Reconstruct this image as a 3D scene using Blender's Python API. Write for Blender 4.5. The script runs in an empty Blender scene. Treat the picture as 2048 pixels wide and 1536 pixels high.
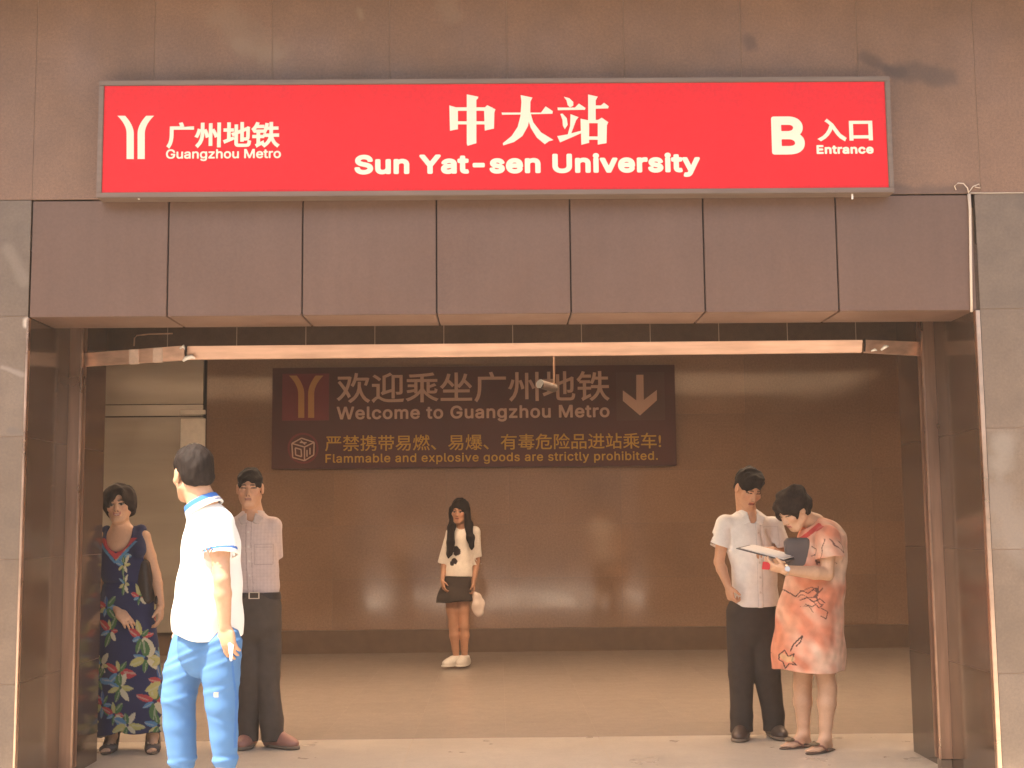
import bpy, bmesh, math, random
import numpy as np
import openvdb
from mathutils import Vector, Matrix

SC = bpy.context.scene
COL = SC.collection
rng = np.random.RandomState(7)
random.seed(7)

# ------------------------------------------------------------------ camera
F_PX, PITCH, YAW, ROLL = 2619.87, .1095, .0115, -.0096          # focal length in pixels of a 2048 wide frame
CAM = np.array([-.039, -6.6368, 1.35])
_fw = np.array([math.sin(YAW) * math.cos(PITCH), math.cos(YAW) * math.cos(PITCH), math.sin(PITCH)])
_r0 = np.array([math.cos(YAW), -math.sin(YAW), 0.])
_u0 = np.cross(_r0, _fw)
_rt = _r0 * math.cos(ROLL) + _u0 * math.sin(ROLL)
_up = -_r0 * math.sin(ROLL) + _u0 * math.cos(ROLL)


def at(x, y, Y):
    """world point at depth Y that the photograph shows at (x, y)"""
    d = _fw + _rt * (x - 1024) / F_PX - _up * (y - 768) / F_PX
    return CAM + d * ((Y - CAM[1]) / d[1])


cd = bpy.data.cameras.new('camera')
cd.sensor_width = 36
cd.lens = 36 * F_PX / 2048
cd.clip_end = 2000
cam = bpy.data.objects.new('camera', cd)
COL.objects.link(cam)
M = Matrix.Identity(4)
for i in range(3):
    M[i][0], M[i][1], M[i][2], M[i][3] = _rt[i], _up[i], -_fw[i], CAM[i]
cam.matrix_world = M
SC.camera = cam

# ------------------------------------------------------------------ sky, sun, exposure
SUN_EL, SUN_AZ = math.radians(62), math.radians(58)             # azimuth: from -Y towards -X
sdir = Vector((-math.sin(SUN_AZ) * math.cos(SUN_EL), -math.cos(SUN_AZ) * math.cos(SUN_EL), math.sin(SUN_EL)))
W = bpy.data.worlds.new('World')
SC.world = W
W.use_nodes = True
nt = W.node_tree
sky = nt.nodes.new('ShaderNodeTexSky')
sky.sky_type = 'NISHITA'
sky.sun_disc = False
sky.sun_elevation = SUN_EL
sky.sun_rotation = math.atan2(sdir.x, sdir.y)
sky.dust_density = 5
sky.air_density = 1.2
sky.ozone_density = .6
nt.links.new(sky.outputs[0], nt.nodes['Background'].inputs[0])
nt.nodes['Background'].inputs[1].default_value = .15
sl = bpy.data.lights.new('sun', 'SUN')
sl.energy = 4.6
sl.angle = math.radians(.6)
sl.color = (1, .93, .82)
so = bpy.data.objects.new('sun', sl)
COL.objects.link(so)
so.rotation_euler = (-sdir).to_track_quat('-Z', 'Y').to_euler()
so.location = (-8, -6, 14)
vs = SC.view_settings
vs.view_transform = 'Standard'
vs.look = 'None'
vs.gamma = 1
vs.exposure = 1.75
GLARE_HAZE = .0021
vs.use_white_balance = True
vs.white_balance_temperature = 7100
vs.white_balance_tint = 12.5
SC.cycles.use_adaptive_sampling = True
SC.cycles.max_bounces = 10
SC.cycles.diffuse_bounces = 6
SC.cycles.use_denoising = True
SC.cycles.sample_clamp_indirect = 6


# ------------------------------------------------------------------ materials
def mat(name, base, rough=.6, spec=.5, metal=0., ior=None, attr=False, noise=None, bump=None, speck=None, rvar=0.,
        coat=0., sheen=0., alpha=None, emit=None):
    """noise = list of (scale, strength, detail); base multiplied by 1 +- strength. speck = (scale, colour, amount)"""
    m = bpy.data.materials.new(name)
    m.use_nodes = True
    t = m.node_tree
    N, L = t.nodes, t.links
    p = N['Principled BSDF']
    p.inputs['Roughness'].default_value = rough
    p.inputs['Specular IOR Level'].default_value = spec
    p.inputs['Metallic'].default_value = metal
    p.inputs['Coat Weight'].default_value = coat
    p.inputs['Sheen Weight'].default_value = sheen
    if ior: p.inputs['IOR'].default_value = ior
    tc = N.new('ShaderNodeTexCoord')
    if attr:
        a = N.new('ShaderNodeAttribute')
        a.attribute_name = 'Col'
        c = a.outputs['Color']
        if base != (1, 1, 1):
            mx = N.new('ShaderNodeMix'); mx.data_type = 'RGBA'; mx.blend_type = 'MULTIPLY'
            mx.inputs[0].default_value = 1
            L.new(c, mx.inputs[6]); mx.inputs[7].default_value = (*base, 1)
            c = mx.outputs[2]
    else:
        r = N.new('ShaderNodeRGB')
        r.outputs[0].default_value = (*base, 1)
        c = r.outputs[0]
    for sc_, st, de in (noise or []):
        n = N.new('ShaderNodeTexNoise')
        n.inputs['Detail'].default_value = de
        if isinstance(sc_, tuple):
            mp = N.new('ShaderNodeMapping')
            mp.inputs['Scale'].default_value = sc_
            L.new(tc.outputs['Object'], mp.inputs[0]); L.new(mp.outputs[0], n.inputs[0])
            n.inputs['Scale'].default_value = 1
        else:
            L.new(tc.outputs['Object'], n.inputs[0])
            n.inputs['Scale'].default_value = sc_
        mr = N.new('ShaderNodeMapRange')
        mr.inputs[1].default_value = .25; mr.inputs[2].default_value = .75
        mr.inputs[3].default_value = 1 - st; mr.inputs[4].default_value = 1 + st
        L.new(n.outputs[0], mr.inputs[0])
        mx = N.new('ShaderNodeMix'); mx.data_type = 'RGBA'; mx.blend_type = 'MULTIPLY'
        mx.inputs[0].default_value = 1
        L.new(c, mx.inputs[6]); L.new(mr.outputs[0], mx.inputs[7])
        c = mx.outputs[2]
    if speck:
        n = N.new('ShaderNodeTexNoise')
        n.inputs['Scale'].default_value = speck[0]; n.inputs['Detail'].default_value = 3
        L.new(tc.outputs['Object'], n.inputs[0])
        mr = N.new('ShaderNodeMapRange')
        mr.inputs[1].default_value = .5; mr.inputs[2].default_value = .68
        mr.inputs[3].default_value = 0; mr.inputs[4].default_value = speck[2]
        L.new(n.outputs[0], mr.inputs[0])
        mx = N.new('ShaderNodeMix'); mx.data_type = 'RGBA'
        L.new(mr.outputs[0], mx.inputs[0]); L.new(c, mx.inputs[6]); mx.inputs[7].default_value = (*speck[1], 1)
        c = mx.outputs[2]
    L.new(c, p.inputs['Base Color'])
    if rvar:
        n = N.new('ShaderNodeTexNoise'); n.inputs['Scale'].default_value = 3; n.inputs['Detail'].default_value = 5
        L.new(tc.outputs['Object'], n.inputs[0])
        mr = N.new('ShaderNodeMapRange')
        mr.inputs[1].default_value = .3; mr.inputs[2].default_value = .7
        mr.inputs[3].default_value = max(.02, rough - rvar); mr.inputs[4].default_value = rough + rvar
        L.new(n.outputs[0], mr.inputs[0]); L.new(mr.outputs[0], p.inputs['Roughness'])
    if bump:
        n = N.new('ShaderNodeTexNoise'); n.inputs['Detail'].default_value = 4
        if isinstance(bump[0], tuple):
            mp = N.new('ShaderNodeMapping'); mp.inputs['Scale'].default_value = bump[0]
            L.new(tc.outputs['Object'], mp.inputs[0]); L.new(mp.outputs[0], n.inputs[0]); n.inputs['Scale'].default_value = 1
        else:
            L.new(tc.outputs['Object'], n.inputs[0]); n.inputs['Scale'].default_value = bump[0]
        b = N.new('ShaderNodeBump'); b.inputs['Strength'].default_value = bump[1]; b.inputs['Distance'].default_value = bump[2]
        L.new(n.outputs[0], b.inputs['Height']); L.new(b.outputs[0], p.inputs['Normal'])
    m['col_out'] = ''
    return m


def add_stains(m, stains, blotch=None):
    """stains: list of (ax, az, bx, bz, radius, colour, amount) soft smears on a wall, in object space"""
    t = m.node_tree
    N, L = t.nodes, t.links
    p = N['Principled BSDF']
    c = p.inputs['Base Color'].links[0].from_socket
    tc = N.new('ShaderNodeTexCoord')
    no = N.new('ShaderNodeTexNoise'); no.inputs['Scale'].default_value = 9; no.inputs['Detail'].default_value = 4
    L.new(tc.outputs['Object'], no.inputs[0])
    for ax, az, bx, bz, rad, colr, amt in stains:
        sx = N.new('ShaderNodeSeparateXYZ'); L.new(tc.outputs['Object'], sx.inputs[0])

        def mth(op, a, b=None, clamp=False):
            n = N.new('ShaderNodeMath'); n.operation = op; n.use_clamp = clamp
            for i, v in ((0, a), (1, b)):
                if v is None: continue
                if isinstance(v, (int, float)): n.inputs[i].default_value = v
                else: L.new(v, n.inputs[i])
            return n.outputs[0]
        dx, dz = bx - ax, bz - az
        l2 = dx * dx + dz * dz + 1e-9
        px = mth('SUBTRACT', sx.outputs[0], ax); pz = mth('SUBTRACT', sx.outputs[2], az)
        h = mth('ADD', mth('MULTIPLY', px, dx / l2), mth('MULTIPLY', pz, dz / l2), True)
        ex = mth('SUBTRACT', px, mth('MULTIPLY', h, dx)); ez = mth('SUBTRACT', pz, mth('MULTIPLY', h, dz))
        d = mth('SQRT', mth('ADD', mth('MULTIPLY', ex, ex), mth('MULTIPLY', ez, ez)))
        d = mth('ADD', d, mth('MULTIPLY', mth('SUBTRACT', no.outputs[0], .5), rad * 1.6))
        mr = N.new('ShaderNodeMapRange'); mr.interpolation_type = 'SMOOTHSTEP'
        mr.inputs[1].default_value = rad; mr.inputs[2].default_value = rad * .15
        mr.inputs[3].default_value = 0; mr.inputs[4].default_value = amt
        L.new(d, mr.inputs[0])
        mx = N.new('ShaderNodeMix'); mx.data_type = 'RGBA'
        L.new(mr.outputs[0], mx.inputs[0]); L.new(c, mx.inputs[6]); mx.inputs[7].default_value = (*colr, 1)
        c = mx.outputs[2]
    L.new(c, p.inputs['Base Color'])


# ------------------------------------------------------------------ object helpers
def tag(o, label=None, cat=None, group=None, kind=None):
    if label: o['label'] = label
    if cat: o['category'] = cat
    if group: o['group'] = group
    if kind: o['kind'] = kind
    return o


def thing(name, label, cat, loc=(0, 0, 0), group=None):
    o = bpy.data.objects.new(name, None)
    o.empty_display_size = .1
    COL.objects.link(o)
    o.location = loc
    bpy.context.view_layer.update()
    return tag(o, label, cat, group)


def link(name, me, parent=None):
    o = bpy.data.objects.new(name, me)
    COL.objects.link(o)
    if parent is not None:
        o.parent = parent
        if parent.parent is None:
            o.matrix_parent_inverse = Matrix.Translation(-parent.location)
    return o


class MB:
    def __init__(s):
        s.v, s.f, s.mi, s.col = [], [], [], []

    def box(s, x0, x1, y0, y1, z0, z1, mi=0, c=(1, 1, 1)):
        n = len(s.v)
        s.v += [(x, y, z) for x in (x0, x1) for y in (y0, y1) for z in (z0, z1)]
        for q in ((0, 1, 3, 2), (4, 6, 7, 5), (0, 4, 5, 1), (2, 3, 7, 6), (0, 2, 6, 4), (1, 5, 7, 3)):
            s.f.append(tuple(n + i for i in q)); s.mi.append(mi)
        s.col += [c] * 8
        return s

    def poly(s, pts, mi=0, c=(1, 1, 1)):
        n = len(s.v)
        s.v += [tuple(p) for p in pts]
        s.f.append(tuple(range(n, n + len(pts)))); s.mi.append(mi)
        s.col += [c] * len(pts)
        return s

    def prism(s, pts, vec, mi=0):
        """extrude a planar polygon by vec"""
        n, k = len(s.v), len(pts)
        vec = np.asarray(vec, float)
        s.v += [tuple(p) for p in pts] + [tuple(np.asarray(p, float) + vec) for p in pts]
        s.f.append(tuple(range(n + k - 1, n - 1, -1))); s.mi.append(mi)
        s.f.append(tuple(range(n + k, n + 2 * k))); s.mi.append(mi)
        for i in range(k):
            j = (i + 1) % k
            s.f.append((n + i, n + j, n + k + j, n + k + i)); s.mi.append(mi)
        s.col += [(1, 1, 1)] * (2 * k)
        return s

    def tube(s, pts, r, seg=10, mi=0, close=True):
        pts = [np.asarray(p, float) for p in pts]
        rr = r if isinstance(r, (list, tuple)) else [r] * len(pts)
        n0 = len(s.v)
        for i, p in enumerate(pts):
            d = pts[min(i + 1, len(pts) - 1)] - pts[max(i - 1, 0)]
            d /= np.linalg.norm(d) + 1e-9
            a = np.cross(d, (0, 0, 1.) if abs(d[2]) < .9 else (1., 0, 0)); a /= np.linalg.norm(a)
            b = np.cross(d, a)
            for k in range(seg):
                t = 2 * math.pi * k / seg
                s.v.append(tuple(p + rr[i] * (a * math.cos(t) + b * math.sin(t))))
                s.col.append((1, 1, 1))
        for i in range(len(pts) - 1):
            for k in range(seg):
                k2 = (k + 1) % seg
                s.f.append((n0 + i * seg + k, n0 + i * seg + k2, n0 + (i + 1) * seg + k2, n0 + (i + 1) * seg + k)); s.mi.append(mi)
        if close:
            s.f.append(tuple(n0 + k for k in range(seg))); s.mi.append(mi)
            e = n0 + (len(pts) - 1) * seg
            s.f.append(tuple(e + k for k in range(seg - 1, -1, -1))); s.mi.append(mi)
        return s

    def build(s, name, mats, parent=None, bevel=0, smooth=False):
        me = bpy.data.meshes.new(name)
        me.from_pydata(s.v, [], s.f)
        if not isinstance(mats, (list, tuple)): mats = [mats]
        for m in mats: me.materials.append(m)
        me.polygons.foreach_set('material_index', s.mi)
        ca = me.color_attributes.new('Col', 'FLOAT_COLOR', 'POINT')
        ca.data.foreach_set('color', np.hstack([np.array(s.col, float), np.ones((len(s.v), 1))]).ravel().astype(np.float32))
        bm = bmesh.new(); bm.from_mesh(me)
        bmesh.ops.recalc_face_normals(bm, faces=bm.faces)
        if bevel:
            bmesh.ops.bevel(bm, geom=list(bm.edges), offset=bevel, segments=2, affect='EDGES', clamp_overlap=True)
        bm.to_mesh(me); bm.free()
        if smooth:
            me.polygons.foreach_set('use_smooth', [True] * len(me.polygons))
        me.update()
        return link(name, me, parent)


# ------------------------------------------------------------------ lettering
def outline_lettering(name, tmp, dg, x0, x1, y0, y1, Y, m, parent, bold, thick):
    """Latin letters: outlines filled by winding number and thickened, so that crossing strokes stay solid"""
    cc = tmp.to_curve(dg)
    loops = []
    for sp in cc.splines:
        bp = sp.bezier_points
        pts = []
        for i in range(len(bp)):
            a, b = bp[i], bp[(i + 1) % len(bp)]
            p = [np.array(q[:2]) for q in (a.co, a.handle_right, b.handle_left, b.co)]
            straight = abs((p[1] - p[0])[0] * (p[3] - p[0])[1] - (p[1] - p[0])[1] * (p[3] - p[0])[0]) < 1e-6
            for t in ((0,) if straight else np.arange(6) / 6):
                pts.append((1 - t) ** 3 * p[0] + 3 * t * (1 - t) ** 2 * p[1] + 3 * t * t * (1 - t) * p[2] + t ** 3 * p[3])
        loops.append(np.array(pts))
    tmp.to_curve_clear()
    allp = np.vstack(loops)
    lo, hi = allp.min(0), allp.max(0)
    A, B, C2, D2 = at(x0, y1, Y), at(x1, y1, Y), at(x0, y0, Y), at(x1, y0, Y)
    xa, xb, za, zb = (A[0] + C2[0]) / 2, (B[0] + D2[0]) / 2, (A[2] + B[2]) / 2, (C2[2] + D2[2]) / 2
    bw = bold * (xb - xa) / (hi[0] - lo[0])
    o = np.array([xa + bw, za + bw])
    k = (np.array([xb - bw, zb - bw]) - o) / (hi - lo)
    loops = [o + (l - lo) * k for l in loops]
    P = np.vstack(loops); Q = np.vstack([np.roll(l, -1, 0) for l in loops])
    v = min(.0026, (zb - za) / 26)
    F = Field((xa - 4 * v, Y - 5 * v, za - 4 * v), (xb + 4 * v, Y + 5 * v, zb + 4 * v), v)
    gx = F.lo[0] + np.arange(F.n[0]) * v; gz = F.lo[2] + np.arange(F.n[2]) * v
    X, Z = np.meshgrid(gx, gz, indexing='ij')
    d2 = np.full(X.shape, 1e3); wn = np.zeros(X.shape)
    for (ax, az), (bx, bz) in zip(P, Q):
        dx, dz = bx - ax, bz - az
        i0, i1 = np.searchsorted(gx, [min(ax, bx) - bw - 4 * v, max(ax, bx) + bw + 4 * v])
        x_ = X[i0:i1]; z_ = Z[i0:i1]
        t = np.clip(((x_ - ax) * dx + (z_ - az) * dz) / (dx * dx + dz * dz + 1e-15), 0, 1)
        d2[i0:i1] = np.minimum(d2[i0:i1], (x_ - ax - t * dx) ** 2 + (z_ - az - t * dz) ** 2)
        if abs(dz) > 1e-12:
            c = (min(az, bz) <= gz) & (gz < max(az, bz))
            j = np.searchsorted(gx, ax + (gz[c] - az) / dz * dx)
            for jj, col in zip(j, np.nonzero(c)[0]):
                wn[:jj, col] += 1 if dz > 0 else -1
    d = np.sqrt(d2) * np.where(np.abs(wn) > .5, -1, 1) - bw
    yy = np.abs(np.arange(F.n[1]) * v - 5 * v) - 2 * v
    F.F[:] = np.clip(np.maximum(d[:, None, :], yy[None, :, None]), -F.BIG, F.BIG)
    ob_ = F.mesh(name, m, parent, passes=0)
    me = ob_.data
    co = np.zeros(len(me.vertices) * 3, np.float32); me.vertices.foreach_get('co', co)
    co = co.reshape(-1, 3)
    ys = co[:, 1]
    co[:, 1] = Y - thick * (ys.max() - ys) / (ys.max() - ys.min())
    me.vertices.foreach_set('co', co.ravel())
    me.polygons.foreach_set('use_smooth', np.zeros(len(me.polygons), bool))
    me.update()
    return ob_


LATIN = None
try:
    LATIN = bpy.data.fonts.load(bpy.utils.resource_path('LOCAL') + '/datafiles/fonts/Inter.woff2')   # Blender's own interface font
except Exception:
    pass


def lettering(name, body, x0, x1, y0, y1, Y, m, parent, bold=0., thick=.002, spacing=1.):
    """a line of writing filling the photo's box x0..x1, y0..y1 on the vertical plane at depth Y"""
    cu = bpy.data.curves.new(name, 'FONT')
    cu.body = body
    if LATIN and all(ord(c) < 256 for c in body): cu.font = LATIN
    cu.extrude = .004
    cu.bevel_depth = bold
    cu.bevel_resolution = 1
    cu.space_character = spacing
    cu.resolution_u = 4
    tmp = bpy.data.objects.new(name, cu)
    COL.objects.link(tmp)
    dg = bpy.context.evaluated_depsgraph_get()
    if cu.font == LATIN and LATIN is not None:
        r = outline_lettering(name, tmp, dg, x0, x1, y0, y1, Y, m, parent, bold, thick)
        bpy.data.objects.remove(tmp); bpy.data.curves.remove(cu)
        return r
    me = bpy.data.meshes.new_from_object(tmp.evaluated_get(dg))
    bpy.data.objects.remove(tmp); bpy.data.curves.remove(cu)
    v = np.array([q.co for q in me.vertices])
    lo, hi = v.min(0), v.max(0)
    A, B, C2 = at(x0, y1, Y), at(x1, y1, Y), at(x0, y0, Y)
    xa, xb = (A[0] + C2[0]) / 2, (B[0] + at(x1, y0, Y)[0]) / 2
    za, zb = (A[2] + B[2]) / 2, (C2[2] + at(x1, y0, Y)[2]) / 2
    out = np.zeros_like(v)
    out[:, 0] = xa + (v[:, 0] - lo[0]) / (hi[0] - lo[0]) * (xb - xa)
    out[:, 2] = za + (v[:, 1] - lo[1]) / (hi[1] - lo[1]) * (zb - za)
    out[:, 1] = Y - thick * (v[:, 2] - lo[2]) / (hi[2] - lo[2])
    me.vertices.foreach_set('co', out.ravel())
    me.materials.clear(); me.materials.append(m)
    me.name = name
    return link(name, me, parent)


def strokes(name, polys, conv, Y, m, parent, thick=.0015):
    """flat raised shapes: polygons of photo points turned by conv into pixels"""
    b = MB()
    for i, pl in enumerate(polys):
        pts = [at(*conv(*p), Y) for p in pl]
        b.prism(pts, (0, -thick - i * .00025, 0))
    return b.build(name, m, parent)


# ------------------------------------------------------------------ implicit modelling
def V(*a): return np.array(a, float)


def nrm(v):
    v = np.asarray(v, float)
    return v / np.linalg.norm(v)


class Field:
    BIG = .06

    def __init__(s, lo, hi, v=.005):
        s.v = v
        s.lo = np.asarray(lo, float)
        s.n = np.ceil((np.asarray(hi, float) - s.lo) / v).astype(int) + 1
        s.F = np.full(tuple(s.n), s.BIG, np.float32)

    def sl(s, lo, hi):
        a = np.maximum(np.floor((np.asarray(lo) - s.lo) / s.v).astype(int), 0)
        b = np.minimum(np.ceil((np.asarray(hi) - s.lo) / s.v).astype(int) + 1, s.n)
        if (b <= a).any(): return None, None
        ax = [(s.lo[i] + np.arange(a[i], b[i]) * s.v).astype(np.float32) for i in range(3)]
        return tuple(slice(a[i], b[i]) for i in range(3)), (ax[0][:, None, None], ax[1][None, :, None], ax[2][None, None, :])

    def put(s, fn, lo, hi, k, op):
        pad = max(k, 3 * s.v) + .01
        q, X = s.sl(np.asarray(lo) - pad, np.asarray(hi) + pad)
        if q is None: return
        d = fn(*X)
        a = s.F[q]
        if op == 'i':
            h = np.clip(.5 - .5 * (a - d) / k, 0, 1); s.F[q] = a * (1 - h) + d * h + k * h * (1 - h); return
        if op == 's':
            a, d = -a, d
        h = np.clip(.5 + .5 * (a - d) / k, 0, 1)
        r = a * (1 - h) + d * h - k * h * (1 - h)
        s.F[q] = -r if op == 's' else r

    def cone(s, a, b, ra, rb=None, k=.015, flat=None, op='u'):
        rb = ra if rb is None else rb
        a, b = np.asarray(a, float), np.asarray(b, float)
        ba = b - a
        l2 = ba @ ba + 1e-12
        R = max(ra, rb)

        def fn(X, Y, Z):
            px, py, pz = X - a[0], Y - a[1], Z - a[2]
            t = np.clip((px * ba[0] + py * ba[1] + pz * ba[2]) / l2, 0, 1)
            wx, wy, wz = px - t * ba[0], py - t * ba[1], pz - t * ba[2]
            d2 = wx * wx + wy * wy + wz * wz
            g = 1.
            if flat is not None:
                n, f = flat
                wn = wx * n[0] + wy * n[1] + wz * n[2]
                d2n = d2 + (1 / f ** 2 - 1) * wn * wn
                g = np.sqrt((d2 + 1e-9) / (d2n + 1e-9))
                d2 = d2n
            return (np.sqrt(d2) - (ra + (rb - ra) * t)) * g
        s.put(fn, np.minimum(a, b) - R, np.maximum(a, b) + R, k, op)

    def tube(s, pts, k=.015, flat=None, op='u'):
        for (p, r), (q, t) in zip(pts[:-1], pts[1:]):
            s.cone(p, q, r, t, k, flat, op)

    def ell(s, c, rad, fr=None, k=.012, op='u'):
        c = np.asarray(c, float)
        R = np.eye(3) if fr is None else fr          # rows = axes
        rad = np.asarray(rad, float)
        e = np.sqrt(((R * rad[:, None]) ** 2).sum(0))

        def fn(X, Y, Z):
            x, y, z = X - c[0], Y - c[1], Z - c[2]
            q = [(R[i, 0] * x + R[i, 1] * y + R[i, 2] * z) for i in range(3)]
            k0 = np.sqrt(sum((q[i] / rad[i]) ** 2 for i in range(3)))
            k1 = np.sqrt(sum((q[i] / rad[i] ** 2) ** 2 for i in range(3))) + 1e-6
            return k0 * (k0 - 1) / k1
        s.put(fn, c - e, c + e, k, op)

    def rbox(s, c, half, fr=None, r=.005, k=.006, op='u'):
        c = np.asarray(c, float); R = np.eye(3) if fr is None else fr
        half = np.asarray(half, float) - r
        e = (np.abs(R) * (half + r)[:, None]).sum(0)

        def fn(X, Y, Z):
            x, y, z = X - c[0], Y - c[1], Z - c[2]
            q = [np.abs(R[i, 0] * x + R[i, 1] * y + R[i, 2] * z) - half[i] for i in range(3)]
            o = np.sqrt(sum(np.maximum(v, 0) ** 2 for v in q))
            return o + np.minimum(np.maximum(np.maximum(q[0], q[1]), q[2]), 0) - r
        s.put(fn, c - e, c + e, k, op)

    def cut(s, p, n, lo, hi, k=.004):
        """remove what lies on the n side of the plane through p, inside the box lo..hi"""
        p = np.asarray(p, float); n = nrm(n)
        q, X = s.sl(lo, hi)
        if q is None: return
        d = (X[0] - p[0]) * n[0] + (X[1] - p[1]) * n[1] + (X[2] - p[2]) * n[2]
        a = s.F[q]
        h = np.clip(.5 - .5 * (a - d) / k, 0, 1)
        s.F[q] = a * (1 - h) + d * h + k * h * (1 - h)

    def warp(s, fn):
        m = np.abs(s.F) < .035
        I = np.nonzero(m)
        P = np.stack([s.lo[i] + I[i] * s.v for i in range(3)], 1)
        s.F[m] -= fn(P).astype(np.float32)

    def mesh(s, name, mats, parent, colf=None, matf=None, passes=2):
        F = s.F
        F[0], F[-1] = s.BIG, s.BIG
        F[:, 0], F[:, -1] = s.BIG, s.BIG
        F[:, :, 0], F[:, :, -1] = s.BIG, s.BIG
        g = openvdb.FloatGrid(s.BIG)
        g.copyFromArray(np.clip(F, -s.BIG, s.BIG))
        pts, quads = g.convertToQuads(0.)
        pts = pts.astype(float)
        quads = quads.astype(int)
        # two light smoothing passes
        E = np.vstack([quads[:, [0, 1]], quads[:, [1, 2]], quads[:, [2, 3]], quads[:, [3, 0]]])
        deg = np.bincount(E.ravel(), minlength=len(pts)).astype(float)[:, None] + 1e-9
        for _ in range(passes):
            acc = np.zeros_like(pts)
            for k in range(3):
                acc[:, k] = np.bincount(E[:, 0], pts[E[:, 1], k], len(pts)) + np.bincount(E[:, 1], pts[E[:, 0], k], len(pts))
            pts = pts * .5 + .5 * acc / deg
        P = pts * s.v + s.lo
        a, b, c, d = (P[quads[:, i]] for i in range(4))
        vol = (np.cross(b - a, c - a) * a).sum() + (np.cross(c - a, d - a) * a).sum()
        if vol < 0: quads = quads[:, ::-1]
        me = bpy.data.meshes.new(name)
        n, m = len(P), len(quads)
        me.vertices.add(n); me.vertices.foreach_set('co', P.ravel().astype(np.float32))
        me.loops.add(4 * m); me.loops.foreach_set('vertex_index', quads.ravel().astype(np.int32))
        me.polygons.add(m)
        me.polygons.foreach_set('loop_start', np.arange(0, 4 * m, 4, dtype=np.int32))
        me.polygons.foreach_set('use_smooth', np.ones(m, bool))
        if not isinstance(mats, (list, tuple)): mats = [mats]
        for x in mats: me.materials.append(x)
        if colf is not None:
            col = np.ones((n, 4), np.float32)
            col[:, :3] = colf(P)
            ca = me.color_attributes.new('Col', 'FLOAT_COLOR', 'POINT')
            ca.data.foreach_set('color', col.ravel())
        if matf is not None:
            me.polygons.foreach_set('material_index', matf(P[quads].mean(1)).astype(np.int32))
        me.update(calc_edges=True)
        me.validate()
        return link(name, me, parent)


def waves(seed, n, kmin, kmax, axis_scale=(1, 1, 1)):
    r = np.random.RandomState(seed)
    D = r.normal(size=(n, 3)); D /= np.linalg.norm(D, axis=1)[:, None]
    D *= np.asarray(axis_scale)
    K = D * np.exp(r.uniform(math.log(kmin), math.log(kmax), n))[:, None]
    ph = r.uniform(0, 6.28, n)

    def fn(P):
        return np.sin(P @ K.T + ph).sum(1) / math.sqrt(n)
    return fn


def hash_noise(P, seed=0):
    return waves(seed, 12, 20, 90)(P)


# ================================================================== materials of the place
def G(a, b, k): return tuple(np.array(a) * (1 - k) + np.array(b) * k)


GRAN = (.205, .115, .072)
m_granite = mat('granite', GRAN, .42, .5, attr=True, noise=[(.8, .16, 5), (5, .12, 5), (75, .14, 2)], speck=(190, (.09, .06, .05), .45), rvar=.1, bump=(60, .05, .002))
m_granite_low = mat('granite pillar', (.165, .118, .086), .4, .5, attr=True, noise=[(1.3, .13, 4), (9, .13, 5), (75, .12, 2)], speck=(190, (.12, .1, .09), .45), rvar=.1, bump=(60, .05, .002))
m_mortar = mat('mortar', (.27, .185, .135), .9)
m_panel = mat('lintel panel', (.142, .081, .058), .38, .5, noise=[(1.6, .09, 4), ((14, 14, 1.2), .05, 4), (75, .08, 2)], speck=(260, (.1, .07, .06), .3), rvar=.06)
m_dark = mat('dark gap', (.02, .012, .01), .9)
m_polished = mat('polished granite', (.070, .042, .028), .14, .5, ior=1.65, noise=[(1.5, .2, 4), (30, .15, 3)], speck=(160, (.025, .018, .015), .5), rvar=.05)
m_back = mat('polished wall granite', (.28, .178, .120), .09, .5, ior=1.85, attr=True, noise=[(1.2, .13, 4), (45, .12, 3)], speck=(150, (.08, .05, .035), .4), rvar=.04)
m_pale = mat('pale polished panel', (.40, .36, .305), .16, .5, ior=2.2, noise=[((.6, .6, 5), .12, 3)], rvar=.05)
m_skirt = mat('dark skirting', (.165, .112, .078), .3, .5, noise=[(8, .1, 3)])
m_ceiling = mat('hall ceiling', (.5, .44, .38), .8, noise=[(1, .1, 3)])
m_floor = mat('floor granite', (.30, .25, .21), .26, .5, attr=True, noise=[(.8, .05, 3), (9, .06, 3), (40, .07, 2)])
m_pave = mat('pavement stone', (.42, .37, .31), .8, .4, attr=True, noise=[(1.5, .12, 4), (40, .12, 4)])
m_road = mat('asphalt', (.05, .048, .045), .9, noise=[(20, .3, 4)])
m_steel = mat('steel', (.74, .53, .41), .32, .5, 1., noise=[((1.5, 20, 20), .12, 3)], rvar=.1)
m_band = mat('dull steel band', (.60, .38, .28), .42, .5, .65, noise=[((1.5, 30, 30), .2, 5), ((6, 30, 30), .12, 4)], rvar=.14, bump=(9, .25, .01))
m_rail = mat('rail steel', (.42, .255, .18), .36, .5, .8, noise=[((25, 25, 2), .25, 4)], rvar=.1)
m_tape = mat('pale tape', (.55, .40, .32), .7, noise=[(30, .2, 3)])
m_white = mat('matte white', (.75, .70, .64), .7)
m_red = mat('sign red', (.70, .009, .017), .42, .4, noise=[(3, .05, 3), (70, .07, 2)], rvar=.08)
m_signframe = mat('sign frame', (.22, .155, .12), .45, .5, .5, noise=[((3, 40, 40), .12, 3)])
m_letter = mat('letter white', (.80, .74, .60), .5)
m_board = mat('welcome board', (.075, .018, .012), .45, .4, noise=[(2, .1, 3)])
m_wred = mat('emblem red', (.16, .012, .014), .45)
m_wbrown = mat('arrow tile brown', (.085, .028, .016), .45)
m_wyel = mat('emblem yellow', (.42, .20, .055), .5)
m_wgold = mat('gold lettering', (.46, .25, .022), .5)
m_wwhite = mat('dim white lettering', (.50, .32, .24), .5)
m_cable = mat('cable pale', (.58, .47, .38), .6)
m_cctv = mat('grey housing', (.10, .07, .058), .4)
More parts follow.
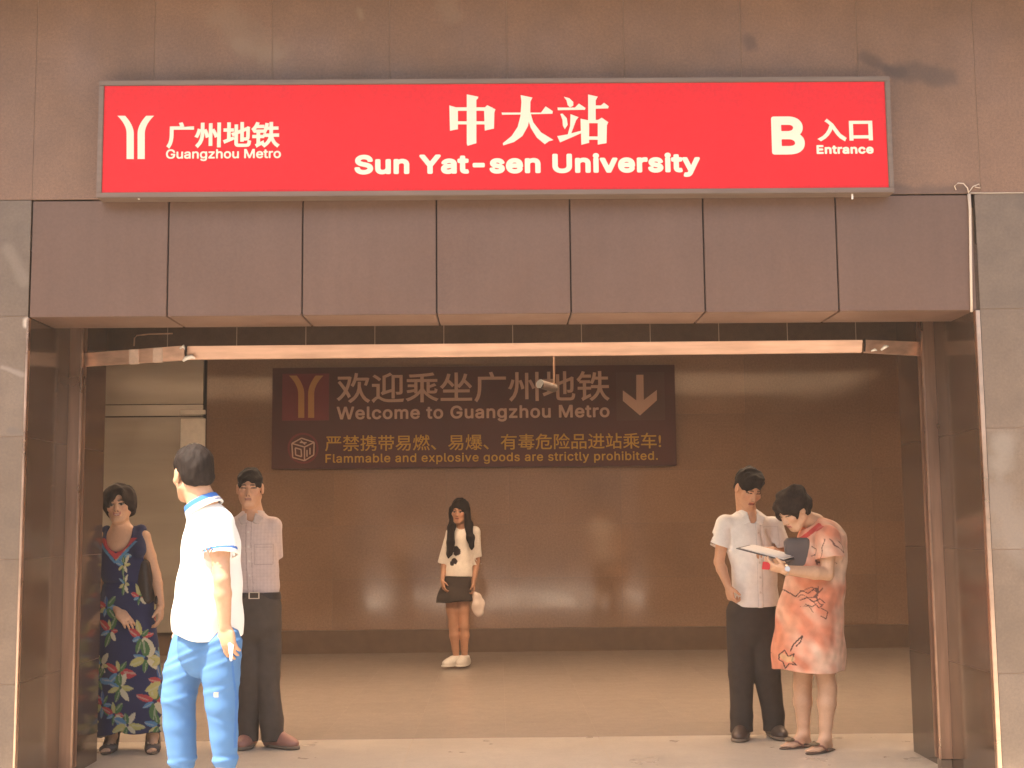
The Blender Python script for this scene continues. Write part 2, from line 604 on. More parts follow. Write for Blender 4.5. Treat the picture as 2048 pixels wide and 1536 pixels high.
m_lens = mat('lens glass', (.01, .01, .01), .05)
m_concrete = mat('canopy concrete', (.36, .31, .26), .85, noise=[(2, .12, 4)])
m_far = mat('facing facade', (.22, .16, .125), .8, attr=True, noise=[(.4, .1, 3)])
m_bright_patch = mat('bright patch', (.80, .76, .68), .3, noise=[(20, .08, 3)])  # paler colour standing in for a bright reflection
m_frost = mat('frosted skylight glass', (.5, .5, .5), .5)
_t = m_frost.node_tree
_n = _t.nodes.new('ShaderNodeBsdfTranslucent'); _n.inputs[0].default_value = (.95, .83, .70, 1)  # translucent pane added to pass fill light into the hall
_t.links.new(_n.outputs[0], _t.nodes['Material Output'].inputs[0])
m_glass = mat('window glass', (.05, .06, .07), .08)

m_granite_up = m_granite
p_ = lambda x, y: at(x, y, 0)
a1, a2, a3, a4 = p_(1728, 113), p_(1775, 140), p_(1800, 145), p_(1900, 155)
b1, b2 = p_(1500, 85), p_(1502, 88)
c1, c2 = p_(450, 40), p_(545, 110)
d1, d2 = p_(480, 90), p_(560, 112)
e1, e2 = p_(240, 140), p_(1700, 148)
add_stains(m_granite_up, [
    (a1[0], a1[2], a2[0], a2[2], .05, (.07, .045, .038), .55), (a2[0], a2[2], a3[0], a3[2], .05, (.08, .05, .04), .6),
    (a3[0], a3[2], a4[0], a4[2], .085, (.065, .045, .038), .55), (b1[0], b1[2], b2[0], b2[2], .06, (.08, .05, .04), .6),
    (c1[0], c1[2], c2[0], c2[2], .14, (.24, .165, .115), .38), (d1[0], d1[2], d2[0], d2[2], .06, (.26, .18, .12), .42),
    (p_(890, 0)[0], p_(890, 0)[2], p_(900, 30)[0], p_(900, 30)[2], .09, (.25, .175, .125), .3),
    (p_(720, 22)[0], p_(720, 22)[2], p_(722, 32)[0], p_(722, 32)[2], .04, (.26, .19, .13), .5),
    (p_(1630, 385)[0], p_(1630, 385)[2], p_(1930, 380)[0], p_(1930, 380)[2], .05, (.085, .055, .045), .6)])
f1, f2, f3 = p_(15, 500), p_(48, 560), p_(52, 650)
add_stains(m_granite_low, [
    (f1[0], f1[2], f2[0], f2[2], .05, (.30, .24, .19), .3), (f3[0], f3[2], f3[0] + .004, f3[2] + .02, .03, (.55, .46, .38), .9),
    (p_(5, 735)[0], p_(5, 735)[2], p_(45, 750)[0], p_(45, 750)[2], .02, (.34, .28, .24), .5),
    (p_(20, 860)[0], p_(20, 860)[2], p_(40, 865)[0], p_(40, 865)[2], .03, (.13, .105, .09), .6),
    (p_(2010, 880)[0], p_(2010, 880)[2], p_(2000, 930)[0], p_(2000, 930)[2], .09, (.28, .24, .2), .5),
    (p_(1995, 1000)[0], p_(1995, 1000)[2], p_(2030, 1080)[0], p_(2030, 1080)[2], .16, (.26, .22, .19), .4)])

# ================================================================== ground
OX = 2.43                                                        # half width of the opening
JY = 1.35                                                        # depth of its sides


def tiles(name, m, x0, x1, y0, y1, sx, sy, z, gap=.004, var=.06, mm=None, kind='structure', off=0):
    b = MB()
    nx, ny = int(round((x1 - x0) / sx)), int(round((y1 - y0) / sy))
    b.poly([(x0, y0, z - .004), (x1, y0, z - .004), (x1, y1, z - .004), (x0, y1, z - .004)], 1)
    for i in range(nx):
        for j in range(ny):
            k = 1 + rng.uniform(-var, var)
            X0, X1, Y0, Y1 = x0 + i * sx + gap / 2, x0 + (i + 1) * sx - gap / 2, y0 + j * sy + gap / 2, y0 + (j + 1) * sy - gap / 2
            b.poly([(X0, Y0, z), (X1, Y0, z), (X1, Y1, z), (X0, Y1, z)], 0, (k, k, k))
    o = b.build(name, [m, mm or m_skirt], None)
    return tag(o, kind=kind)


m_joint = mat('floor joint', (.27, .20, .155), .8)
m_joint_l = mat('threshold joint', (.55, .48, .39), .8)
m_floor_l = mat('pale threshold granite', (.43, .37, .31), .32, .5, attr=True, noise=[(1.2, .06, 4), (14, .06, 4), (60, .08, 2)], rvar=.06)  # near floor made paler, glare put into its colour
tiles('floor', m_floor, -6.6, 6.6, 2.05, 8.05, .6, .6, 0., mm=m_joint, gap=.0006, var=.03)
tiles('glare_floor', m_floor_l, -6.6, 6.6, .01, 2.05, 1.2, 1.02, 0., mm=m_joint_l, gap=.003, var=.02)  # near part of the floor, brightened by colour in place of glare
tiles('pavement', m_pave, -18, 18, -6.2, .01, .6, .6207, -.004, mm=m_joint)
b = MB(); b.box(-60, 60, -60, -6.2, -.3, -.13)
tag(b.build('road', m_road), kind='structure')
b = MB(); b.poly([(-70, -70, -.31), (70, -70, -.31), (70, 30, -.31), (-70, 30, -.31)])
tag(b.build('ground', m_road), kind='structure')

# ================================================================== the station entrance
ent = thing('station_entrance', 'brown granite metro station entrance building with a wide open doorway', 'building', (0, 0, 0))


def slabs(name, m, xs, zs, y, parent, thick=.03, gap=.004, skip=None, mortar=None, var=.07, axis='y', face=-1, bev=.0015):
    """wall cladding: one slab per cell with pale joints between, front face on plane y (axis 'y') or x"""
    b = MB()
    for i in range(len(xs) - 1):
        for j in range(len(zs) - 1):
            if skip and skip(i, j): continue
            k = 1 + rng.uniform(-var, var); t = rng.uniform(-.02, .02)
            c = (k + t, k, k - t)
            lo, hi = y, y - face * thick
            if axis == 'y':
                b.box(xs[i] + gap / 2, xs[i + 1] - gap / 2, min(lo, hi), max(lo, hi), zs[j] + gap / 2, zs[j + 1] - gap / 2, 0, c)
            else:
                b.box(min(lo, hi), max(lo, hi), xs[i] + gap / 2, xs[i + 1] - gap / 2, zs[j] + gap / 2, zs[j + 1] - gap / 2, 0, c)
    lo, hi = y - face * .0025, y - face * (thick + .004)
    if axis == 'y':
        b.box(xs[0] + .003, xs[-1] - .003, min(lo, hi), max(lo, hi), zs[0] + .003, zs[-1] - .003, 1)
    else:
        b.box(min(lo, hi), max(lo, hi), xs[0] + .003, xs[-1] - .003, zs[0] + .003, zs[-1] - .003, 1)
    return b.build(name, [m, mortar or m_mortar], parent)


PZ = 3.055                                                       # top of the lintel panels
LZ = 2.443                                                       # underside of the lintel
ux = [-2.428 + .614 * k for k in range(-9, 18)]
slabs('upper_wall', m_granite_up, ux, [PZ, 4.36, 5.6], 0., ent, var=.05)
rows = [.0, .603, 1.218, 1.833, 2.448, PZ]
slabs('pillar', m_granite_low, [-7.95, -7.34, -6.73, -6.12, -5.51, -4.9, -4.28, -3.66, -3.045, -OX], rows, 0., ent)
slabs('pillar', m_granite_low, [OX + .02, 3.06, 3.675, 4.29, 4.9, 5.51, 6.12, 6.73, 7.34, 7.95], rows, 0., ent)
b = MB(); b.box(-8, 8, .036, .3, PZ, 5.6); b.box(-8, -2.95, .036, 1.3, 0, PZ - .004); b.box(2.95, 8, .036, 1.3, 0, PZ - .004)
b.build('wall_core', m_dark, ent)
# lintel: seven dark panels, each turning the corner into the soffit
pe = [-2.428, -1.725, -1.035, -.345, .345, 1.035, 1.725, 2.44]
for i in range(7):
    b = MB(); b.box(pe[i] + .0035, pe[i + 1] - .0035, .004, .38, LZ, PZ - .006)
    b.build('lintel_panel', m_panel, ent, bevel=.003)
b = MB(); b.box(-2.425, 2.437, .02, .374, LZ + .012, PZ - .01)
b.build('lintel_core', m_dark, ent)
# sides of the opening (polished) and the lower wall above its inner end
js = [.003, .675, JY]
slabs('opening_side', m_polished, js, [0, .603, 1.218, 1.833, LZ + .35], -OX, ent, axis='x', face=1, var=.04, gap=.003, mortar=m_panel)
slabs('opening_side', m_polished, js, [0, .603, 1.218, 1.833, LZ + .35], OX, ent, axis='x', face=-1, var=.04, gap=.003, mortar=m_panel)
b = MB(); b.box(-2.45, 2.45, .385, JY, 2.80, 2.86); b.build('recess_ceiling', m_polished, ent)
bx = [-2.43 + .424 * k for k in range(-9, 21)]
slabs('inner_lintel', m_polished, [.06 + .424 * k for k in range(-6, 7)], [2.452, 3.4], JY, ent, gap=.005, mortar=m_mortar, var=.05)
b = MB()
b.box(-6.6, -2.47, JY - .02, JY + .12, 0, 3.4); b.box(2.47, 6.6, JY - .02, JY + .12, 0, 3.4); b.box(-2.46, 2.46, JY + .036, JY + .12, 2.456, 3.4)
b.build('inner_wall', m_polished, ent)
# corner trims
b = MB(); b.box(OX - .004, OX + .018, -.006, .03, .0, LZ - .002); b.build('corner_trim', m_steel, ent, bevel=.002)
b = MB(); b.box(-OX - .006, -OX + .005, -.005, .03, .0, LZ - .002); b.build('corner_trim', m_steel, ent, bevel=.002)
# canopy added out of view to shade the front
b = MB(); b.box(-13, 13, -1.22, .0, 4.62, 4.8); b.box(-13, 13, -1.22, -1.12, 4.52, 4.62)
b.build('added_canopy', m_concrete, ent)

# ================================================================== the hall
WY = 8.0
wx = [-3.29, -1.87, -.615, .09, 1.33, 2.75, 4.15, 5.55, 6.6]
slabs('back_wall', m_back, wx, [.25, .80, 1.39, 1.98, 2.6, 3.4], WY, ent, gap=.003, var=.05, mortar=m_skirt)
b = MB(); b.box(-6.6, 6.6, WY - .012, WY + .02, 0, .249); b.build('skirting', m_skirt, ent)
b = MB(); b.box(-6.6, 6.6, WY + .04, WY + .3, 0, 3.4); b.build('wall_backing', m_dark, ent)
b = MB()
b.box(-6.6, 6.6, JY + .12, 2.2, 3.4, 3.5); b.box(-6.6, 6.6, 5.0, WY + .04, 3.4, 3.5)
b.box(-6.6, -5.2, 2.2, 5.0, 3.4, 3.5); b.box(5.2, 6.6, 2.2, 5.0, 3.4, 3.5)
for i in range(1, 4): b.box(-5.2, 5.2, 2.2 + i * .7 - .04, 2.2 + i * .7 + .04, 3.4, 3.5)
b.build('hall_ceiling', m_ceiling, ent)
b = MB(); b.box(-5.2, 5.2, 2.2, 5.0, 3.505, 3.52); b.build('added_skylight', m_frost, ent)  # unseen roof light, added to brighten the hall
b = MB(); b.box(-6.65, -6.6, JY, WY, 0, 3.4); b.build('hall_side', m_back, ent)
b = MB(); b.box(6.6, 6.65, JY, WY, 0, 3.4); b.build('hall_side', m_back, ent)
pp = MB()
zt, zg = at(310, 820, WY - .06)[2], at(310, 833, WY - .06)[2]
for z0, z1, tl in ((.25, zg - .006, .014), (zg + .006, zt + .055, .02), (zt + .065, 3.4, .0)):
    pp.prism([(-5.4, WY - .1 , z0), (-3.32, WY - .06, z0), (-3.32, WY - .06 + tl * (z1 - z0), z1), (-5.4, WY - .1 + tl * (z1 - z0), z1)], (0, .05, 0))
pan = pp.build('pale_panel', m_pale, ent)
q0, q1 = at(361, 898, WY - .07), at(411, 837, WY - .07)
b = MB(); b.box(q0[0], q1[0], WY - .085, WY - .05, q0[2], q1[2]); b.build('bright_patch', m_bright_patch, ent, bevel=.003)  # pale block painted in for the bright reflection on the panel
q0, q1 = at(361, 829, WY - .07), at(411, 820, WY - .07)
b = MB(); b.box(q0[0], q1[0], WY - .085, WY - .05, q0[2], q1[2]); b.build('bright_patch', m_bright_patch, ent, bevel=.003)  # upper strip of the same painted reflection

# ================================================================== shutter gear
gr = thing('shutter_rail', 'brown steel shutter guide rail standing on the left side of the opening', 'rail', (-2.4, .7, 0), 'shutter rails')


def rail(parent, s):
    x0 = -OX if s < 0 else OX
    g = lambda a, b_: (min(x0 - s * a, x0 - s * b_), max(x0 - s * a, x0 - s * b_))
    b = MB()
    for (a, c, y0, y1) in ((.0, .07, .66, .675), (.0, .07, .735, .75), (.058, .07, .675, .690), (.058, .07, .72, .735), (.0, .008, .675, .735)):
        xa, xb = g(a, c)
        b.box(xa, xb, y0, y1, .075, LZ + .3)
    b.build('channel', m_rail, parent, bevel=.0015)
    xa, xb = g(.064, .074)
    b = MB(); b.box(xa, xb, .652, .668, .075, LZ + .28); b.build('edge_strip', m_steel, parent, bevel=.002)
    xa, xb = g(.002, .06)
    b = MB(); b.box(xa, xb, .67, .74, 0, .07); b.build('foot', m_skirt, parent)


rail(gr, -1)
gr2 = thing('shutter_rail', 'brown steel shutter guide rail standing on the right side of the opening', 'rail', (2.4, .7, 0), 'shutter rails')
rail(gr2, 1)

bd = thing('steel_band', 'long dented steel band hung across the top of the doorway', 'metal band', (0, .5, 2.33))


def bandpiece(name, A, B, parent, m, tilt=.016, th=.03):
    """A, B: bottom and top front points at each end"""
    (a0, a1_), (b0, b1_) = A, B
    b = MB()
    t = np.array([0, tilt, 0])
    pts = [a0 + t, b0 + t, b1_, a1_]
    b.prism(pts, (0, th, 0))
    return b.build(name, m, parent, bevel=.003)


bandpiece('main_bar', (at(374, 718, .5), at(374, 692, .5)), (at(1726, 704, .5), at(1726, 679.5, .5)), bd, m_band)
bandpiece('end_piece', (at(152, 733, .72), at(152, 707, .72)), (at(368, 719, .52), at(368, 691, .52)), bd, m_band)
bandpiece('end_piece', (at(1730, 704, .52), at(1730, 679, .52)), (at(1856, 711, .72), at(1856, 684, .72)), bd, m_band)
for x0, x1 in ((256, 276), (304, 324)):
    yy = lambda x: 733 - (x - 152) * 14 / 216
    Yd = lambda x: .715 - (x - 152) * .2 / 216
    bandpiece('tape_wrap', (at(x0, yy(x0) + 1, Yd(x0)), at(x0 + 1, yy(x0) - 27.5, Yd(x0))), (at(x1, yy(x1) + 1, Yd(x1)), at(x1 + 1, yy(x1) - 27.5, Yd(x1))), bd, m_tape)
b = MB(); b.tube([at(366, 722, .49), at(372, 716, .485), at(384, 713, .49), at(390, 717, .49)], [.006, .013, .012, .004]); b.build('tape_glint', m_white, bd, smooth=True)
b = MB(); b.tube([at(360, 697, .5), at(367, 692, .49), at(371, 700, .49)], [.005, .008, .004])
b.build('tape_glint', m_white, bd, smooth=True)
b = MB(); b.tube([at(1742, 702, .5), at(1750, 699, .49), at(1754, 701, .49)], [.004, .008, .003]); b.build('tape_glint', m_white, bd, smooth=True)  # white bit drawing a highlight on the band's right end
b = MB(); b.tube([at(1762, 700, .51), at(1770, 693, .5), at(1777, 692, .5)], [.005, .011, .004])
b.build('tape_glint', m_white, bd, smooth=True)  # second drawn highlight on the right end
b = MB(); b.tube([at(372, 717, .482), at(371, 704, .48), at(373, 692, .485)], .005); b.build('tie_wire', m_dark, bd)
wr = MB(); wr.tube([at(268, 692, .6), at(269, 676, .6), at(274, 671, .62), at(300, 668, .7), at(345, 667, .8)], .004)
wr.build('hanging_wire', m_rail, bd)
wr = MB(); wr.tube([at(1729, 703, .5), at(1730, 690, .49), at(1729, 678, .5)], .005); wr.build('tie_wire', m_dark, bd)

# ================================================================== station sign
SY = -.1
xl, xr, zb, zt_ = -2.0696, 2.0043, 3.0391, 3.6538
sg = thing('station_sign', 'long red station sign with white lettering fixed above the doorway', 'sign', (0, -.05, 3.35))
fr = .027
b = MB()
b.box(xl, xr, SY, -.001, zt_ - fr, zt_); b.box(xl, xr, SY, -.001, zb, zb + fr)
b.box(xl, xl + fr, SY + .0, -.001, zb + fr, zt_ - fr); b.box(xr - fr, xr, SY, -.001, zb + fr, zt_ - fr)
b.build('frame', m_signframe, sg, bevel=.003)
b = MB(); b.box(xl + fr - .002, xr - fr + .002, SY + .008, -.01, zb + fr - .002, zt_ - fr + .002); b.build('sign_face', m_red, sg)
FY = SY + .0075
lettering('lettering', '广州地铁', 333, 560, 244, 297, FY, m_letter, sg, bold=.030)
lettering('lettering', 'Guangzhou Metro', 332, 562, 298, 322, FY, m_letter, sg, bold=.018)
lettering('lettering', 'Sun Yat-sen University', 709, 1400, 307, 356, FY, m_letter, sg, bold=.032, spacing=1.04)
lettering('lettering', 'B', 1543, 1609, 233, 309, FY, m_letter, sg, bold=.026)
lettering('lettering', '入口', 1634, 1745, 237, 283, FY, m_letter, sg, bold=.032)
lettering('lettering', 'Entrance', 1633, 1747, 290, 308, FY, m_letter, sg, bold=.032, spacing=1.05)
k1 = 2048 / 820.
cv1 = lambda x, y: (180 + x / k1, 140 + y / k1)
cv2 = lambda x, y: (1000 + x / k1, 140 + y / k1)
strokes('lettering', [
    [(1882, 122), (1912, 128), (1940, 134), (1938, 142), (1930, 150), (1930, 366), (1886, 379)] + [(1882, 370)],
    [(1795, 177), (1838, 190), (1838, 296), (1798, 304)],
    [(1968, 192), (1984, 176), (2025, 197), (2020, 212), (2018, 293), (1972, 303)],
    [(1800, 187), (2010, 187), (2012, 204), (1800, 204)],
    [(1830, 257), (1985, 257), (1985, 272), (1830, 272)]], cv1, FY, m_letter, sg)
strokes('lettering', [
    [(8, 213), (205, 213), (228, 182), (264, 206), (262, 219), (10, 224)],
    [(103, 126), (162, 138), (152, 158), (151, 218), (140, 280), (112, 330), (70, 360), (16, 377), (14, 366), (58, 330), (88, 285), (102, 230), (107, 160)],
    [(136, 214), (152, 214), (166, 262), (205, 312), (267, 350), (244, 356), (224, 371), (184, 338), (154, 290), (140, 245)]], cv2, FY, m_letter, sg)
strokes('lettering', [
    [(319, 134), (346, 141), (366, 160), (366, 178), (350, 187), (338, 176), (332, 152)],
    [(287, 188), (374, 188), (394, 168), (427, 190), (424, 199), (289, 201)],
    [(301, 220), (312, 218), (334, 242), (338, 274), (324, 296), (314, 278), (312, 250)],
    [(352, 221), (392, 236), (380, 252), (366, 290), (350, 331), (336, 331), (350, 280)],
    [(286, 331), (338, 322), (426, 298), (428, 306), (360, 336), (300, 362)],
    [(440, 123), (488, 134), (478, 152), (478, 252), (440, 252)],
    [(470, 178), (504, 178), (519, 164), (543, 182), (540, 192), (470, 194)],
    [(402, 244), (445, 253), (445, 364), (406, 374)],
    [(440, 250), (490, 250), (508, 239), (541, 262), (534, 276), (532, 366), (488, 373), (488, 266), (440, 266)],
    [(440, 333), (495, 333), (495, 349), (440, 349)]], cv2, FY, m_letter, sg)


def blade(cx, mirror, x0, x1, sx0, sx1, y0, y1, ym):
    """one curved half of the emblem: tip x0..x1 at the top, stem sx0..sx1 below"""
    L_, R_ = [], []
    for i in range(13):
        t = i / 12
        y = y0 + (ym - y0) * t
        e = 1 - (1 - t) ** 2
        L_.append((x0 + (sx0 - x0) * e, y + (1 - t) * 0)); R_.append((x1 + (sx1 - x1) * (1 - (1 - t) ** 1.9), y))
    pts = R_ + [(sx1, y1), (sx0, y1)] + L_[::-1]
    if mirror: pts = [(2 * cx - x, y) for x, y in pts]
    return pts


for mi in (False, True):
    pass
strokes('emblem', [blade(228.5, False, 137, 176, 183, 219, 229, 445, 318), blade(228.5, True, 137, 176, 183, 219, 229, 445, 318)], cv1, FY, m_letter, sg)
b = MB(); q = at(1707, 391, SY); b.box(q[0] - .004, q[0] + .004, SY + .02, SY + .03, q[2] - .012, q[2] + .014); b.build('bracket_end', m_white, sg)
b = MB(); q = at(275, 394, SY); b.box(q[0] - .004, q[0] + .004, SY + .02, SY + .03, q[2] - .006, q[2] + .01)
b.build('bracket_end', m_white, sg)

# ================================================================== welcome sign on the back wall
wg = thing('welcome_sign', 'dark brown welcome board with white and gold lettering and a down arrow', 'sign', (-.3, WY - .03, 2.5))
BY = WY - .06
A, B_ = at(543, 938, BY), at(1349, 729.5, BY)
b = MB(); b.box(A[0], B_[0], BY, WY - .005, A[2], B_[2]); b.build('board', m_board, wg, bevel=.004)
k3 = 2048 / 860.
cv3 = lambda x, y: (520 + x / k3, 700 + y / k3)


def plate(name, x0, y0, x1, y1, m, off):
    p0, p1 = at(*cv3(x0, y1), BY), at(*cv3(x1, y0), BY)
    b = MB(); b.box(p0[0], p1[0], BY - off, BY - .0005, p0[2], p1[2]); return b.build(name, m, wg)


plate('emblem_tile', 105, 112, 330, 337, m_wred, .004)
plate('arrow_tile', 1700, 105, 1925, 335, m_wbrown, .004)
strokes('emblem', [blade(220, False, 138, 175, 182, 211, 122, 323, 210), blade(220, True, 138, 175, 182, 211, 122, 323, 210)], cv3, BY - .0045, m_wyel, wg, thick=.003)
strokes('arrow', [[(1792, 118), (1826, 118), (1828, 238), (1890, 190), (1890, 240), (1810, 312), (1728, 242), (1728, 192), (1792, 240)]], cv3, BY - .0045, m_wwhite, wg, thick=.003)
q = lambda x0, x1, y0, y1: (*[520 + x / k3 for x in (x0, x1)], *[700 + y / k3 for y in (y0, y1)])
lettering('lettering', '欢迎乘坐广州地铁', *q(365, 1665, 104, 250), BY - .0005, m_wwhite, wg, bold=.012, thick=.003)
lettering('lettering', 'Welcome to Guangzhou Metro', *q(365, 1665, 264, 342), BY - .0005, m_wwhite, wg, bold=.02, thick=.003, spacing=1.06)
lettering('lettering', '严禁携带易燃、易爆、有毒危险品进站乘车!', *q(310, 1910, 400, 476), BY - .0005, m_wgold, wg, bold=.008, thick=.003)
lettering('lettering', 'Flammable and explosive goods are strictly prohibited.', *q(312, 1895, 488, 542), BY - .0005, m_wgold, wg, bold=.012, thick=.003, spacing=1.06)
b = MB()
cx, cy = cv3(205, 468)
ring = []
for k in range(40):
    t0, t1 = 2 * math.pi * k / 40, 2 * math.pi * (k + 1) / 40
    for r0, r1 in ((27, 31),):
        b.prism([at(cx + r0 * math.cos(t0), cy + r0 * math.sin(t0), BY - .0005), at(cx + r1 * math.cos(t0), cy + r1 * math.sin(t0), BY - .0005), at(cx + r1 * math.cos(t1), cy + r1 * math.sin(t1), BY - .0005), at(cx + r0 * math.cos(t1), cy + r0 * math.sin(t1), BY - .0005)], (0, -.002, 0))
b.build('warning_ring', m_wred, wg)


def line(p, q_, w=1.0):
    p, q_ = np.array(p, float), np.array(q_, float)
    d = (q_ - p) / np.linalg.norm(q_ - p); n = np.array([-d[1], d[0]]) * w
    return [tuple(p + n), tuple(q_ + n), tuple(q_ - n), tuple(p - n)]


cubep = [((152, 445), (212, 462)), ((212, 462), (258, 440)), ((258, 440), (198, 420)), ((198, 420), (152, 445)), ((152, 445), (156, 512)), ((212, 462), (212, 527)), ((258, 440), (256, 500)), ((156, 512), (212, 527)), ((212, 527), (256, 500)),
         ((168, 466), (170, 500)), ((170, 500), (198, 508)), ((198, 508), (196, 474)), ((196, 474), (168, 466)), ((224, 476), (224, 508)), ((238, 466), (238, 498)), ((190, 440), (222, 442)), ((195, 432), (215, 450))]
strokes('warning_picture', [line(a, c, 3.0) for a, c in cubep], cv3, BY - .001, m_wwhite, wg, thick=.002)

# ================================================================== camera on its rod, cables
cc = thing('security_camera', 'small security camera hanging from a rod in front of the welcome board', 'camera', (.4, 4, 2.5))
CY = 4.0
b = MB(); b.tube([at(1108, 768, CY), at(1108, 715, CY), V(at(1108, 715, CY)[0], CY, 3.4)], .009); b.build('rod', m_rail, cc)
b = MB(); b.tube([V(at(1108, 715, CY)[0], CY, 3.38), V(at(1108, 715, CY)[0], CY, 3.4)], .05, 16); b.build('ceiling_plate', m_rail, cc)
o0, o1 = at(1112, 777, CY + .06), at(1080, 768, CY - .10)
b = MB(); b.tube([o0, o0 + (o1 - o0) * .1, o1], [.025, .036, .036], 16); b.build('housing', m_cctv, cc, smooth=False)
b = MB(); b.tube([o1, o1 + (o1 - o0) * .03], [.038, .036], 16); b.build('lens', m_lens, cc)
b = MB(); b.tube([at(1108, 766, CY), at(1104, 774, CY), o0 + (o1 - o0) * .4], .012); b.build('bracket', m_rail, cc)

cb = MB()
cb.tube([at(1943, 624, -.004), at(1941.5, 520, -.004), at(1940, 420, -.004), at(1938, 388, -.006)], [.006, .007, .007, .009])
cb.tube([at(1938, 388, -.008), at(1935, 376, -.02), at(1927, 367, -.025), at(1916, 366, -.02), at(1909, 372, -.012), at(1912, 380, -.006)], .0028)
cb.tube([at(1938, 384, -.006), at(1946, 373, -.012), at(1958, 368, -.008), at(1961, 376, -.006), at(1950, 374, -.01)], .0028)
cb.tube([at(1940, 386, -.006), at(1985, 386, -.004), at(2047, 385.5, -.004)], .0025)
tag(cb.build('loose_cable', m_cable, None, smooth=True), 'thin pale cable looped at the top and running down the right end of the lintel', 'cable')

# ================================================================== block added across the street, unseen, to cover low sky and feed reflections
ob = thing('added_block', 'plain block added out of view across the street to cover low sky', 'building', (0, -26, 0))
b = MB(); b.box(-40, 14, -34, -26, -.2, 11)
b.build('wall', m_far, ob)
b = MB()
for i in range(-13, 5):
    for j in range(3):
        b.box(i * 3 - .9, i * 3 + .9, -26.0, -25.97, 1.2 + j * 3.6, 3.1 + j * 3.6)
o = b.build('window_row', m_glass, ob); o['kind'] = 'stuff'

# ================================================================== haze volume added in place of lens glare
hz = MB(); hz.box(-75, 75, -75, 35, -1.35, 12.5)
m_glare_haze = bpy.data.materials.new('glare_haze')
m_glare_haze.use_nodes = True
_t = m_glare_haze.node_tree
_t.nodes.remove(_t.nodes['Principled BSDF'])
_v = _t.nodes.new('ShaderNodeVolumePrincipled')
_v.inputs['Color'].default_value = (.96, .82, .68, 1)
_v.inputs['Density'].default_value = GLARE_HAZE
_t.links.new(_v.outputs[0], _t.nodes['Material Output'].inputs['Volume'])
tag(hz.build('glare_haze', m_glare_haze), kind='stuff')


# ================================================================== people
m_skin = mat('skin', (1, 1, 1), .5, .4, attr=True, noise=[(60, .05, 3)])
m_skin.node_tree.nodes['Principled BSDF'].inputs['Subsurface Weight'].default_value = .0
m_hair = mat('dark hair', (.016, .010, .008), .72, .15, noise=[((90, 90, 20), .4, 3)], bump=((160, 160, 40), .5, .004))
m_hairb = mat('brown black hair', (.026, .015, .011), .75, .15, noise=[((90, 90, 40), .4, 3)], bump=((140, 140, 60), .5, .004))
m_cloth = mat('printed cloth', (1, 1, 1), .85, .2, attr=True, noise=[(35, .06, 3)], bump=(220, .2, .002), sheen=.1)
m_whitecloth = mat('white cotton', (.80, .78, .75), .85, .2, noise=[(20, .03, 3)], bump=(260, .15, .002))
m_polo = mat('white polo cotton', (1, 1, 1), .85, .2, attr=True, bump=(260, .15, .002))
m_blue = mat('blue sports cloth', (1, 1, 1), .7, .25, attr=True, noise=[(12, .05, 3)], bump=(200, .15, .002))
m_darktr = mat('dark trousers', (.050, .036, .029), .85, .2, noise=[(20, .1, 3)], bump=(200, .15, .002))
m_browntr = mat('grey brown trousers', (.075, .057, .046), .85, .2, noise=[(20, .1, 3)], bump=(200, .15, .002))
m_leather = mat('dark leather', (.030, .018, .014), .45, .4, noise=[(30, .2, 3)])
m_greybag = mat('grey bag cloth', (.115, .095, .092), .7, .3, noise=[(6, .2, 4)], bump=(40, .2, .004))
m_paper = mat('paper', (.72, .68, .64), .7)
m_clip = mat('dark clipboard', (.10, .085, .085), .5)
m_redplastic = mat('red plastic', (.55, .02, .03), .4)
m_shoe_white = mat('white sneaker', (.62, .58, .53), .6, noise=[(20, .08, 3)])
m_shoe_tan = mat('reddish tan leather', (.33, .15, .11), .5, noise=[(20, .1, 3)])
m_shoe_dark = mat('dark brown leather', (.075, .045, .032), .45, noise=[(20, .1, 3)])
m_sole = mat('rubber sole', (.18, .13, .09), .8)
m_metal = mat('buckle metal', (.6, .5, .42), .3, .5, 1.)
m_flower = mat('sandal ornament', (.16, .11, .06), .7)
m_plastic = mat('thin white plastic', (.62, .52, .47), .5)


def frame(f, up=(0, 0, 1)):
    """rows: person's right, forward, up"""
    f = nrm(f); r = nrm(np.cross(f, up)); u = np.cross(r, f)
    return np.array([r, f, u])


